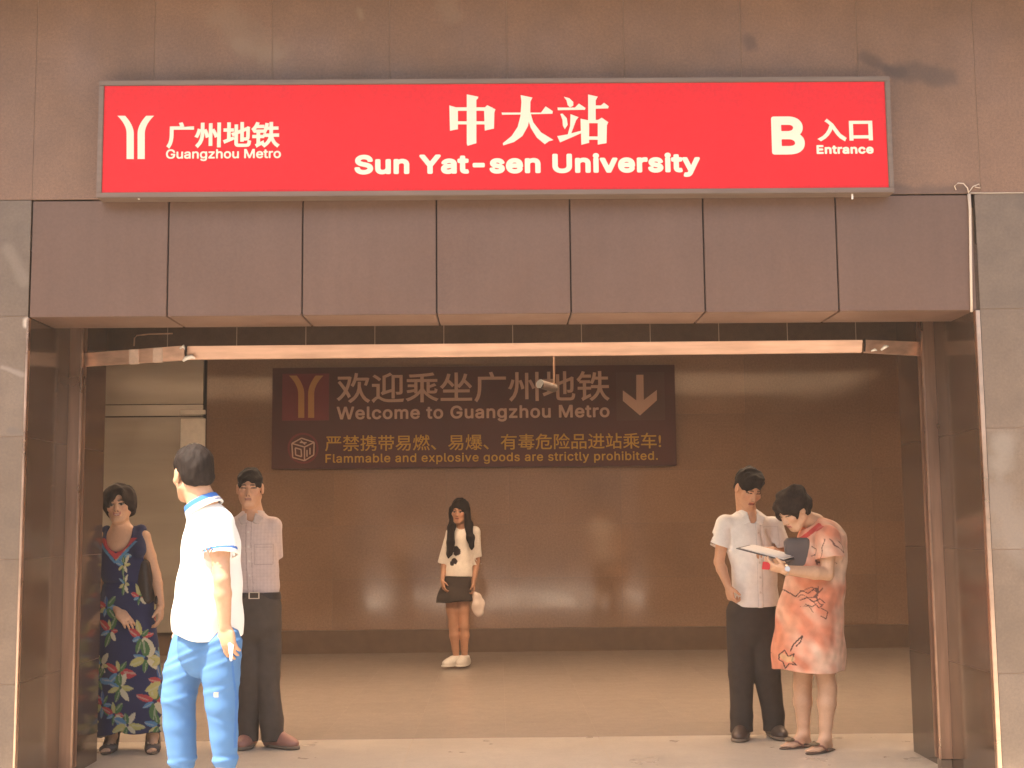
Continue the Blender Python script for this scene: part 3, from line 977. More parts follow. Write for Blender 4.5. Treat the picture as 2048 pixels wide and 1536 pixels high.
class Head:
    def __init__(s, c, f, up=(0, 0, 1), k=1.):
        s.c, s.R, s.k = np.asarray(c, float), frame(f, up), k

    def p(s, r, f, u):
        return s.c + s.k * (r * s.R[0] + f * s.R[1] + u * s.R[2])

    def loc(s, P):
        return ((P - s.c) @ s.R.T) / s.k

    def skin(s, F, neck, female=False):
        k = s.k
        e = lambda c, r, kk=.012, op='u': F.ell(s.p(*c), np.array(r) * k, s.R, kk, op)
        F.cone(s.p(0, -.025, -.05), neck, .052 * k if female else .058 * k, .056 * k if female else .064 * k, .03)
        e((0, -.012, .045), (.074, .092, .082))
        e((0, .022, -.028), (.061, .070, .082), .025)
        e((0, .058, -.088), (.030, .028, .024), .025)
        for q in (-1, 1):
            F.cone(s.p(q * .052, -.005, -.045), s.p(q * .022, .060, -.088), .020 * k, .018 * k, .02)
            e((q * .042, .062, -.014), (.022, .020, .020), .02)
        F.cone(s.p(-.032, .080, .030), s.p(.032, .080, .030), .010 * k, None, .014)
        for q in (-1, 1):
            e((q * .031, .098, .010), (.019, .017, .012), .010, 's')
        F.cone(s.p(0, .088, .014), s.p(0, .107, -.022), .008 * k, .0125 * k, .012)
        for q in (-1, 1):
            e((q * .012, .096, -.026), (.008, .011, .008), .006)
            e((q * .031, .076, .010), (.0145, .0135, .0115), .003)
            e((q * .077, -.004, .002), (.010, .022, .034), .006)
            e((q * .086, .004, .004), (.006, .010, .018), .004, 's')
        F.cone(s.p(-.017, .088, -.049), s.p(.017, .088, -.049), .0070 * k, None, .006)
        F.cone(s.p(-.014, .087, -.060), s.p(.014, .087, -.060), .0080 * k, None, .006)

    def paint(s, P, col, brow=(.03, .02, .016), lip=(.34, .12, .09), smile=False, eyes=True):
        L = s.loc(P)
        r, f, u = L[:, 0], L[:, 1], L[:, 2]
        near = (np.abs(r) < .1) & (f > .03) & (u < .14) & (u > -.13)
        ar = np.abs(r)
        yb = .034 - ((ar - .03) / .03) ** 2 * .006
        m = near & (ar > .012) & (ar < .05) & (np.abs(u - yb) < .0055)
        col[m] = col[m] * .25 + np.array(brow) * .75
        if eyes:
            m = near & (((ar - .031) / .0165) ** 2 + ((u - .009) / .0065) ** 2 < 1)
            col[m] = (.30, .24, .20)
            m = near & (((ar - .031) / .0075) ** 2 + ((u - .009) / .0075) ** 2 < 1)
            col[m] = (.014, .009, .007)
        m = near & (ar > .014) & (ar < .05) & (np.abs(u - (.017 - ((ar - .031) / .02) ** 2 * .004)) < (.003 if eyes else .0035))
        col[m] = (.035, .02, .015)
        cur = (ar / .02) ** 2 * (.007 if smile else .0)
        m = near & (f > .06) & (ar < (.024 if smile else .021)) & (np.abs(u + .0545 - cur) < (.0095 if smile else .008))
        col[m] = lip
        m = near & (f > .06) & (ar < .016) & (np.abs(u + .0545 - cur) < (.0036 if smile else .0014))
        col[m] = (.50, .36, .29) if smile else (.09, .03, .025)
        m = near & (f > .085) & (u < -.026) & (u > -.038) & (np.abs(ar - .008) < .004)
        col[m] = (.20, .09, .06)
        return col


def hand(F, w, d, pn, th, curl=.5, k=1., spread=1.):
    """w wrist, d direction of the fingers, pn the way the palm faces, th the thumb's side"""
    d = nrm(d); pn = nrm(pn - (np.asarray(pn) @ d) * d); t = np.cross(d, pn); t = t if t @ np.asarray(th) > 0 else -t
    w = np.asarray(w, float)
    fr = np.array([d, t, pn])
    F.ell(w + d * .045 * k, np.array([.056, .040, .019]) * k, fr, .012)
    F.rbox(w + d * .058 * k, np.array([.034, .037, .012]) * k, fr, .010 * k, .008)
    for i, (o, ln) in enumerate(((.029, .072), (.010, .080), (-.010, .074), (-.028, .058))):
        p = w + d * (.090 - .006 * abs(i - 1)) * k + t * o * k
        a = curl * (.55 + .1 * i)
        dd = d + t * (o * 1.2 * spread)
        r = .0088 * k
        for s_, (L, r1) in enumerate(((.45, .0085), (.32, .0078), (.23, .0068))):
            v = nrm(dd * math.cos(a) + pn * math.sin(a))
            q = p + v * ln * L * k
            F.cone(p, q, r, r1 * k, .0035)
            p, r = q, r1 * k
            a += curl * .8
    p = w + d * .022 * k + t * .030 * k + pn * .006 * k
    q = p + nrm(d * .75 + t * .6 + pn * .35) * .042 * k
    F.cone(p, q, .0125 * k, .0105 * k, .01)
    F.cone(q, q + nrm(d * .95 + t * .1 + pn * (.3 + curl * .4)) * .032 * k, .0105 * k, .0082 * k, .004)


def arm(F, sh, el, wr, k=1., fat=1.):
    F.tube([(sh, .046 * k * fat), ((np.asarray(sh) + el) / 2, .043 * k * fat), (el, .036 * k * fat)], .012)
    m = np.asarray(el) * .7 + np.asarray(wr) * .3
    F.tube([(el, .036 * k * fat), (m, .038 * k * fat), (wr, .0255 * k * fat)], .01)


def leg(F, hip, kn, an, k=1., fat=1.):
    hip, kn, an = (np.asarray(q, float) for q in (hip, kn, an))
    F.tube([(hip, .078 * k * fat), (hip * .5 + kn * .5, .066 * k * fat), (kn, .050 * k * fat)], .02)
    back = kn * .68 + an * .32
    F.tube([(kn, .050 * k * fat), (back, .052 * k * fat), (kn * .25 + an * .75, .036 * k * fat), (an, .033 * k * fat)], .015)


def foot(F, an, d, k=1., h=.0):
    """bare foot: an = ankle, d = forward"""
    d = nrm(d); g = np.array([an[0], an[1], h])
    fr = np.array([d, np.cross((0, 0, 1), d), (0, 0, 1)])
    F.cone(an, g - d * .03 + (0, 0, .03), .034 * k, .028 * k, .02)
    F.cone(an + (0, 0, -.01), g + d * .12 * k + (0, 0, .022), .034 * k, .020 * k, .02)
    F.ell(g + d * .09 * k + (0, 0, .022), np.array([.09, .040, .020]) * k, fr, .02)
    for i in range(5):
        o = (i - 2) * .0155 * k
        p = g + d * (.155 - .008 * (i - 1) ** 2 * .6) * k + fr[1] * o + (0, 0, .016)
        F.cone(p, p + d * .022 * k, .0095 * k, .0085 * k, .004)


def shoe_mesh(name, an, d, m, parent, L=.27, w=.047, h=.075, z=0., sole=None, vox=.005, top=.10):
    d = nrm(d); g = np.array([an[0], an[1], z])
    fr = np.array([d, np.cross((0, 0, 1), d), (0, 0, 1)])
    F = Field(g - (.34, .34, .02), g + (.34, .34, .22), vox)
    F.cone(an + (0, 0, top - an[2] + z - .02), g - d * .045 + (0, 0, .045), .045, .044, .02)
    F.cone(an + (0, 0, top - an[2] + z - .02), g + d * .09 + (0, 0, .045), .042, .040, .03)
    F.ell(g + d * (L * .5 - .085) + (0, 0, .034), (L * .5, w, .042), fr, .02)
    F.ell(g + d * (L - .155) + (0, 0, .034), (.07, w * 1.02, .036), fr, .02)
    F.ell(g - d * .045 + (0, 0, .03), (.045, w * .85, .05), fr, .02)
    F.cut(g + (0, 0, .006), (0, 0, -1), g - (.4, .4, .1), g + (.4, .4, .3))
    F.cut(g + (0, 0, top), (0, 0, 1), g - (.4, .4, .1), g + (.4, .4, .3))
    o = F.mesh(name, m, parent)
    S = Field(g - (.34, .34, .02), g + (.34, .34, .08), vox)
    S.ell(g + d * (L * .5 - .083) + (0, 0, .012), (L * .5 + .006, w + .005, .03), fr, .01)
    S.ell(g + d * (L - .15) + (0, 0, .012), (.075, w * 1.1, .03), fr, .02)
    S.cut(g + (0, 0, .003), (0, 0, -1), g - (.4, .4, .1), g + (.4, .4, .3), .002)
    S.cut(g + (0, 0, .022), (0, 0, 1), g - (.4, .4, .1), g + (.4, .4, .3), .002)
    S.mesh('sole', sole or m_sole, o)
    return o


def shirt_sleeve(F, sh, el, t, r0, r1, k=.03, hollow=True):
    """short sleeve from the shoulder to the fraction t of the upper arm, open at the hem"""
    sh, el = np.asarray(sh, float), np.asarray(el, float)
    d = nrm(el - sh); e = sh + (el - sh) * t
    b = e + d * .04
    L2 = (b - sh) @ (b - sh)

    def fn(X, Y, Z):
        px, py, pz = X - sh[0], Y - sh[1], Z - sh[2]
        ax = px * d[0] + py * d[1] + pz * d[2]
        L = math.sqrt(L2)
        u = np.clip(ax, 0, L)
        rad = np.sqrt((px - u * d[0]) ** 2 + (py - u * d[1]) ** 2 + (pz - u * d[2]) ** 2)
        rr = r0 + (r1 - r0) * u / L
        dd = rad - rr
        ex = ax - (e - sh) @ d
        if hollow:
            dd = np.maximum(dd, -np.maximum(rad - rr + .008, -(ex + .07)))
        return np.maximum(dd, ex)
    R = max(r0, r1)
    F.put(fn, np.minimum(sh, b) - R, np.maximum(sh, b) + R, k, 'u')


def skin_paint(base, heads):
    def fn(P):
        c = np.tile(np.array(base, float), (len(P), 1))
        n = waves(3, 8, 15, 40)(P)
        c *= (1 + .05 * n)[:, None]
        for h, kw in heads:
            L = h.loc(P)
            rosy = np.exp(-(((np.abs(L[:, 0]) - .042) / .022) ** 2 + ((L[:, 1] - .07) / .03) ** 2 + ((L[:, 2] + .02) / .02) ** 2))
            c = c * (1 - .12 * rosy[:, None] * np.array([0, 1, 1]))
            c = h.paint(P, c, **kw)
        return c
    return fn


def hair_cap(F, h, rx=.086, ry=.106, rz=.094, c=(0, -.012, .048), face=((0, .128, -.035), (.070, .075, .092)), nape=-.055, slope=.25, ears=True):
    k = h.k
    F.ell(h.p(*c), np.array([rx, ry, rz]) * k, h.R, .01)
    F.ell(h.p(0, -.045, -.01), np.array([rx * .86, ry * .6, rz * .7]) * k, h.R, .03)
    F.ell(h.p(*face[0]), np.array(face[1]) * k, h.R, .012, 's')
    lo, hi = h.c - .25, h.c + .25
    n = -h.R[2] * 1. + h.R[1] * slope
    F.cut(h.p(0, -.08, nape), n, lo, hi, .012)
    if ears:
        for q in (-1, 1):
            F.ell(h.p(q * .08, .012, -.022), np.array([.03, .034, .042]) * k, h.R, .008, 's')


def bb(*pts, pad=.15):
    P = np.array(pts); return P.min(0) - pad, P.max(0) + pad


# ------------------------------------------------------------------ A: young man in white polo and blue track trousers, in the sun
def man_polo():
    Y = -.45
    root = thing('person', 'man in white polo shirt and blue track trousers seen from behind in the sun', 'person', tuple(at(420, 1683, Y) * (1, 1, 0)))
    f = nrm((-.80, .60, 0)); R = frame(f)
    h = Head(at(386, 952, Y + .02), nrm((-.60, .80, -.02)), (-.04, 0, 1), 1.08)
    neck = at(406, 1010, Y)
    shL, shR = at(436, 1050, Y - .13), at(408, 1046, Y + .14)
    elL, wrL = at(444, 1160, Y - .20), at(450, 1252, Y - .17)
    elR, wrR = at(392, 1160, Y + .24), at(375, 1240, Y + .22)
    hipL, hipR = at(442, 1285, Y - .06), at(388, 1280, Y + .10)
    knL, anL = at(445, 1400, Y - .08), at(452, 1560, Y - .05)
    knR, anR = at(357, 1395, Y + .06), at(364, 1560, Y + .08)
    anL[2] = anR[2] = .10
    F = Field(*bb(h.c, anL - (0, 0, .1), anR, elR, elL, h.c + (0, 0, .05)), .0045)
    h.skin(F, neck)
    F.tube([(neck, .062), (at(417, 1060, Y), .10), (at(420, 1160, Y), .12), (at(418, 1255, Y), .13)], .03, (f, .75))
    F.cone(shL, shR, .05, None, .03)
    arm(F, shL, elL, wrL, 1.02); arm(F, shR, elR, wrR)
    hand(F, wrL, at(460, 1300, Y - .17) - wrL, R[0] + .3 * f, f, .45)
    hand(F, wrR, at(372, 1290, Y + .2) - wrR, -R[0], f, .4)
    leg(F, hipL, knL, anL, .95); leg(F, hipR, knR, anR, .95)
    F.mesh('body', m_skin, root, skin_paint((.52, .30, .19), [(h, {})]))
    H = Field(h.c - .2, h.c + .22, .003)
    hair_cap(H, h, .083, .104, .093, nape=-.050, slope=.55)
    H.ell(h.p(-.085, .020, -.02), np.array((.05, .050, .052)) * h.k, h.R, .01, 's')
    nz = waves(5, 30, 60, 260, (1, 1, .5))
    H.warp(lambda P: .0032 * nz(P))
    H.mesh('hair', m_hair, root)
    # polo
    S = Field(*bb(at(350, 1290, Y), at(490, 990, Y), shL, shR, elL, pad=.2), .005)
    S.tube([(at(408, 1034, Y), .070), (at(419, 1052, Y), .115), (at(422, 1090, Y), .142), (at(421, 1170, Y), .158), (at(418, 1240, Y), .172), (at(417, 1300, Y), .176)], .03, (f, .80))
    S.cone(shL, shR, .060, None, .04)
    shirt_sleeve(S, shL, elL, .58, .078, .086)
    shirt_sleeve(S, shR, elR, .6, .075, .082)
    hem = at(417, 1268, Y)
    S.cut(hem, -R[2] + .22 * f, hem - (.4, .4, .3), hem + (.4, .4, .12), .004)
    S.cone(at(417, 1285, Y), hem - (0, 0, .12), .12, .15, .004, (f, .80), 's')
    S.cone(neck + (0, 0, -.02), h.p(0, -.02, -.05), .062, .066, .004, None, 's')
    wv = waves(11, 14, 14, 40, (1, 1, .5))
    S.warp(lambda P: .0045 * wv(P) * np.clip((1.45 - P[:, 2]) * 3, .15, 1))
    el_d = nrm(elL - shL); se = shL + (elL - shL) * .58

    def pc(P):
        c = np.tile(np.array((.84, .83, .80)), (len(P), 1))
        t = (P - se) @ el_d
        near = np.linalg.norm(P - se - t[:, None] * el_d, axis=1) < .11
        c[near & (P[:, 1] < se[1]) & (t > -.030) & (t < -.017)] = (.05, .17, .50)
        return c
    S.mesh('polo_shirt', m_polo, root, pc)
    # collar: standing ring with the fold line
    neck = at(404, 1008, Y)
    K = Field(neck - .19, neck + .19, .004)
    ax = nrm((-.55, .12, 1))
    K.cone(neck + ax * -.035 + f * .0, neck + ax * .045, .098, .076, .004, (f, .95))
    K.cone(neck + ax * -.08, neck + ax * .12, .090, .064, .004, (f, .95), 's')
    K.cut(neck + ax * .022, ax, neck - .2, neck + .2); K.cut(neck - ax * .034, -ax, neck - .2, neck + .2)

    def kc(P):
        t = (P - neck) @ ax
        c = np.tile(np.array((.05, .17, .50)), (len(P), 1))
        c[(t < -.006)] = (.82, .81, .78); c[(t < -.018) & (t > -.023)] = (.07, .10, .32)
        return c
    K.mesh('collar', m_polo, root, kc)
    # trousers
    T = Field(*bb(hipL, hipR, anL, anR, at(480, 1230, Y), at(340, 1230, Y), pad=.16), .005)
    T.cone(at(417, 1235, Y), at(416, 1290, Y), .145, .155, .03, (f, .80))
    T.tube([(at(441, 1290, Y - .06), .098), (at(442, 1350, Y - .07), .086), (at(444, 1410, Y - .07), .074), (at(448, 1470, Y - .06), .064), (at(450, 1518, Y - .05), .056), (at(451, 1534, Y - .05), .044)], .012)
    T.tube([(at(387, 1285, Y + .09), .098), (at(368, 1345, Y + .06), .088), (at(358, 1395, Y + .05), .078), (at(359, 1450, Y + .06), .074), (at(363, 1512, Y + .07), .066), (at(364, 1532, Y + .07), .048)], .012)
    wv1, wv2 = waves(21, 10, 18, 45, (1, 1, .25)), waves(22, 8, 40, 80, (.5, .5, 1.2))
    zk = knR[2]

    def folds(P):
        z = P[:, 2]
        d = .0028 * wv1(P) + .0006 * wv2(P)
        for zc, am, sl_ in ((zk + .02, .0016, .5), (zk - .05, .001, -.6), (.80, .0025, .9), (.76, .002, .8), (.70, .002, .7), (.30, .003, .2), (.265, .003, -.2)):
            q = z - zc - sl_ * (P[:, 0] + 1.45) * .5
            d += 1.4 * am * np.exp(-(q / .011) ** 2) - am * np.exp(-((q - .02) / .012) ** 2)
        return d
    T.warp(folds)

    def tc(P):
        c = np.tile(np.array((.075, .19, .40)), (len(P), 1))
        q = at(430, 1391, Y - .17)
        m = (np.abs(P[:, 0] - q[0]) < .011) & (np.abs(P[:, 2] - q[2]) < .011) & (P[:, 1] < Y)
        c[m] = (.6, .5, .35)
        for pts in (((460, 1285), (468, 1400), (464, 1500)),):
            for (x0, y0), (x1, y1) in zip(pts[:-1], pts[1:]):
                a, b_ = at(x0, y0, Y - .15), at(x1, y1, Y - .15)
                t = np.clip((P[:, 2] - a[2]) / (b_[2] - a[2]), 0, 1)
                xx = a[0] + (b_[0] - a[0]) * t
                m = (np.abs(P[:, 0] - xx) < .004) & (P[:, 2] < a[2]) & (P[:, 2] > b_[2]) & (P[:, 1] < Y)
                c[m] = (.05, .16, .42)
        return c
    T.mesh('trousers', m_blue, root, tc)
    for an in (anL, anR):
        shoe_mesh('shoe', an, f, m_shoe_white, root)
    # folded paper in his hand
    p = MB()
    a, c_, e = at(455, 1282, Y - .185), at(467, 1290, Y - .20), at(461, 1322, Y - .195)
    p.prism([a, c_, e + (.006, 0, 0), e - (.002, 0, 0)], (.001, .0015, 0))
    tag(p.build('paper', m_paper), 'small folded paper slip held in the sunlit hand', 'paper')


# ------------------------------------------------------------------ floral painting of cloth
def flowers(P, ax_pt, cols, centres, colr, seed):
    """big tropical blossoms of pointed petals; u runs round the body, v up"""
    r = np.random.RandomState(seed)
    th = np.arctan2(P[:, 0] - ax_pt[0], -(P[:, 1] - ax_pt[1]))
    u = th * .17; v = P[:, 2]
    for (cu, cv, kind, s) in centres:
        n = 7
        for i in range(n):
            a = math.pi * 2 * i / n + r.uniform(-.2, .2)
            ln = s * r.uniform(.5, 1.0); wd = ln * r.uniform(.16, .24)
            du = u - cu; dv = v - cv
            p = du * math.cos(a) + dv * math.sin(a); q = -du * math.sin(a) + dv * math.cos(a)
            t = p / ln
            m = (t > .12) & (t < 1) & (np.abs(q) < wd * np.sin(np.clip(t, 0, 1) * math.pi) ** .7)
            ci = cols[kind][i % len(cols[kind])]
            colr[m] = ci
            mm = m & (np.abs(q - wd * .25) < wd * .22) & (t > .3)
            colr[mm] = np.array(ci) * .55 + np.array((.6, .56, .42)) * .35
    return colr


# ------------------------------------------------------------------ B: smiling woman in long floral dress
def woman_floral():
    Y = 1.72
    root = thing('person', 'smiling woman in long navy floral sleeveless dress standing at the left side', 'person', (-2.38, Y, 0))
    f = nrm((.12, -1, 0)); R = frame(f)
    h = Head(at(238, 1011, Y - .02), nrm((.10, -1, -.06)), (-.10, 0, 1), .98)
    neck = at(242, 1060, Y)
    shA, shB = at(206, 1077, Y), at(288, 1074, Y)
    elA, wrA = at(204, 1178, Y + .03), at(236, 1222, Y - .12)
    elB, wrB = at(312, 1150, Y + .04), at(322, 1212, Y - .03)
    hipA, hipB = at(232, 1240, Y), at(278, 1240, Y)
    knA, knB = at(230, 1370, Y + .02), at(284, 1370, Y + .02)
    anA, anB = at(224, 1475, Y + .02), at(306, 1474, Y - .0)
    anA[2] = anB[2] = .085
    F = Field(*bb(h.c, anA - (0, 0, .05), anB, elA, elB), .0045)
    h.skin(F, neck, True)
    F.tube([(neck, .055), (at(246, 1085, Y), .115), (at(247, 1120, Y), .115), (at(250, 1165, Y), .098), (at(254, 1220, Y), .14)], .03, (f, .68))
    F.cone(shA, shB, .040, None, .03)
    arm(F, shA, elA, wrA, .86); arm(F, shB, elB, wrB, .86)
    hand(F, wrA, at(262, 1250, Y - .16) - wrA, (0, .6, -.6), (.7, 0, .7), .55, .92)
    hand(F, wrB, at(320, 1250, Y - .05) - wrB, (-1, 0, 0), (0, -1, 0), .6, .92)
    leg(F, hipA, knA, anA, .92); leg(F, hipB, knB, anB, .92)
    foot(F, anA, (.05, -1, 0), .88); foot(F, anB, (.25, -1, 0), .88)
    F.mesh('body', m_skin, root, skin_paint((.58, .33, .205), [(h, dict(smile=True, lip=(.38, .13, .10)))]))
    H = Field(h.c - .2, h.c + .2, .0035)
    H.ell(h.p(0, -.015, .042), np.array((.106, .115, .098)), h.R, .01)
    H.ell(h.p(0, -.045, -.02), np.array((.102, .075, .08)), h.R, .03)
    H.ell(h.p(0, .125, -.05), np.array((.069, .085, .100)), h.R, .008, 's')
    H.ell(h.p(-.012, .12, .035), np.array((.022, .06, .045)), h.R, .02, 's')
    H.cut(h.p(0, -.05, -.075), -h.R[2] + .5 * h.R[1], h.c - .25, h.c + .25, .015)
    nz = waves(6, 22, 50, 160, (1, 1, .6))
    H.warp(lambda P: .0065 * nz(P))
    H.mesh('hair', m_hairb, root)
    # dress
    D = Field(*bb(at(190, 1470, Y), at(330, 1070, Y), pad=.16), .005)
    D.tube([(at(246, 1075, Y), .10), (at(246, 1098, Y - .01), .142), (at(247, 1125, Y - .01), .150), (at(250, 1165, Y), .132), (at(252, 1215, Y), .172), (at(254, 1300, Y), .185), (at(258, 1400, Y), .205), (at(260, 1500, Y), .222)], .02, (f, .70))
    for a, b_ in ((at(214, 1062, Y + .01), at(222, 1100, Y - .07)), (at(282, 1060, Y + .01), at(276, 1100, Y - .07))):
        D.cone(a, b_, .030, .05, .02)
        D.cone(a, a + (0, .08, -.12), .030, .05, .02)
    for q, e in ((shA, -1), (shB, 1)):
        D.cone(q + (e * .02, 0, .0), q + (e * .02, 0, -.12), .048, .05, .01, None, 's')
    nk = at(243, 1066, Y)
    D.ell(nk + (0, -.08, -.0), (.082, .16, .115), None, .008, 's')
    D.ell(nk + (0, -.04, .05), (.078, .2, .10), None, .008, 's')
    hem = at(260, 1466, Y)
    D.cut(hem, (0.06, 0, -1), hem - (.5, .5, .3), hem + (.5, .5, .12), .004)
    D.cone(hem + (0, 0, .1), hem - (0, 0, .1), .155, .2, .004, (f, .7), 's')
    wv = waves(31, 12, 12, 34, (1, 1, .16)); wv2 = waves(32, 10, 30, 60, (1, 1, .3))
    zw = at(250, 1165, Y)[2]

    def fold(P):
        z = P[:, 2]
        return np.clip((zw - z) * 1.6, .12, 1) * (.014 * wv(P) + .004 * wv2(P)) - .012 * np.exp(-((z - zw) / .012) ** 2)
    D.warp(fold)
    ax = at(253, 1250, Y)
    red, blu, grn, yel, crm, lbl = (.42, .05, .055), (.04, .10, .26), (.06, .14, .05), (.40, .36, .13), (.50, .44, .30), (.08, .20, .34)
    cols = [[red, grn, yel, red, lbl, grn, crm, red, blu], [yel, crm, grn, lbl, yel, grn, crm, blu, yel], [lbl, grn, blu, red, yel, lbl, grn, blu, crm]]
    zz = lambda y: at(250, y, Y - .12)[2]
    uu = lambda x: (at(x, 1250, Y - .12)[0] - ax[0]) * 1.08
    cen = [(uu(240), zz(1112), 2, .10), (uu(245), zz(1130), 1, .085), (uu(246), zz(1168), 1, .085), (uu(288), zz(1195), 0, .10), (uu(205), zz(1215), 2, .10), (uu(215), zz(1262), 0, .12), (uu(288), zz(1275), 0, .12), (uu(296), zz(1318), 1, .12),
           (uu(240), zz(1345), 0, .14), (uu(244), zz(1375), 1, .13), (uu(205), zz(1410), 2, .12), (uu(232), zz(1428), 0, .13), (uu(305), zz(1405), 0, .12), (uu(262), zz(1450), 1, .12), (uu(195), zz(1330), 1, .11), (uu(325), zz(1370), 2, .12), (uu(310), zz(1455), 1, .10)]
    cen += [(u + (.45 if u < 0 else -.45), v + .03, k, s) for u, v, k, s in cen if abs(u) > .02]

    def dc(P):
        c = np.tile(np.array((.018, .022, .070)), (len(P), 1))
        c *= (1 + .15 * waves(40, 8, 10, 30)(P))[:, None]
        c = flowers(P, ax, cols, cen, c, 3)
        # the coloured edge of the neckline
        d = np.abs(P[:, 0] - nk[0] - .0)
        m = (P[:, 1] < Y - .04) & (P[:, 2] > zz(1118)) & (P[:, 2] < zz(1076)) & (np.abs((P[:, 2] - zz(1114)) - d * 1.15) < .02)
        c[m] = red
        m = (P[:, 1] < Y - .04) & (P[:, 2] > zz(1126)) & (P[:, 2] < zz(1082)) & (np.abs((P[:, 2] - zz(1126)) - d * 1.15) < .012)
        c[m] = lbl
        return c
    D.mesh('dress', m_cloth, root, dc)
    for an, d in ((anA, nrm((.05, -1, 0))), (anB, nrm((.25, -1, 0)))):
        g = V(an[0], an[1], 0); fr = np.array([d, np.cross((0, 0, 1), d), (0, 0, 1)])
        S = Field(g - .22, g + .24, .005)
        S.ell(g + d * .06 + (0, 0, .004), (.135, .045, .014), fr, .01)
        for o in (.05, .085, .12):
            S.ell(g + d * o + (0, 0, .025), (.016, .050, .030), fr, .004)
        S.cone(an + (0, 0, .01) - d * .036 + fr[1] * .03, an + (0, 0, .01) - d * .036 - fr[1] * .03, .012, None, .004)
        for q in (-1, 1):
            S.cone(an + (0, 0, .01) - d * .03 + fr[1] * .034 * q, g + d * .05 + fr[1] * .042 * q + (0, 0, .02), .009, None, .004)
        S.cut(g + (0, 0, .002), (0, 0, -1), g - .4, g + .4, .002)
        S.mesh('sandal', m_shoe_dark, root)
    B = Field(*bb(at(288, 1110, Y), at(318, 1215, Y), pad=.14), .005)
    c = at(299, 1163, Y + .06)
    B.rbox(c, (.040, .13, .14), frame((.1, 1, 0), (-.12, 0, 1)), .03, .01)
    B.cone(at(296, 1110, Y + .05), at(288, 1060, Y + .03), .010, None, .01)
    B.cone(at(312, 1205, Y - .04), at(318, 1180, Y + .0), .012, .014, .01)
    tag(B.mesh('handbag', m_leather, None), 'dark brown handbag tucked under the arm of the woman in floral dress', 'bag')


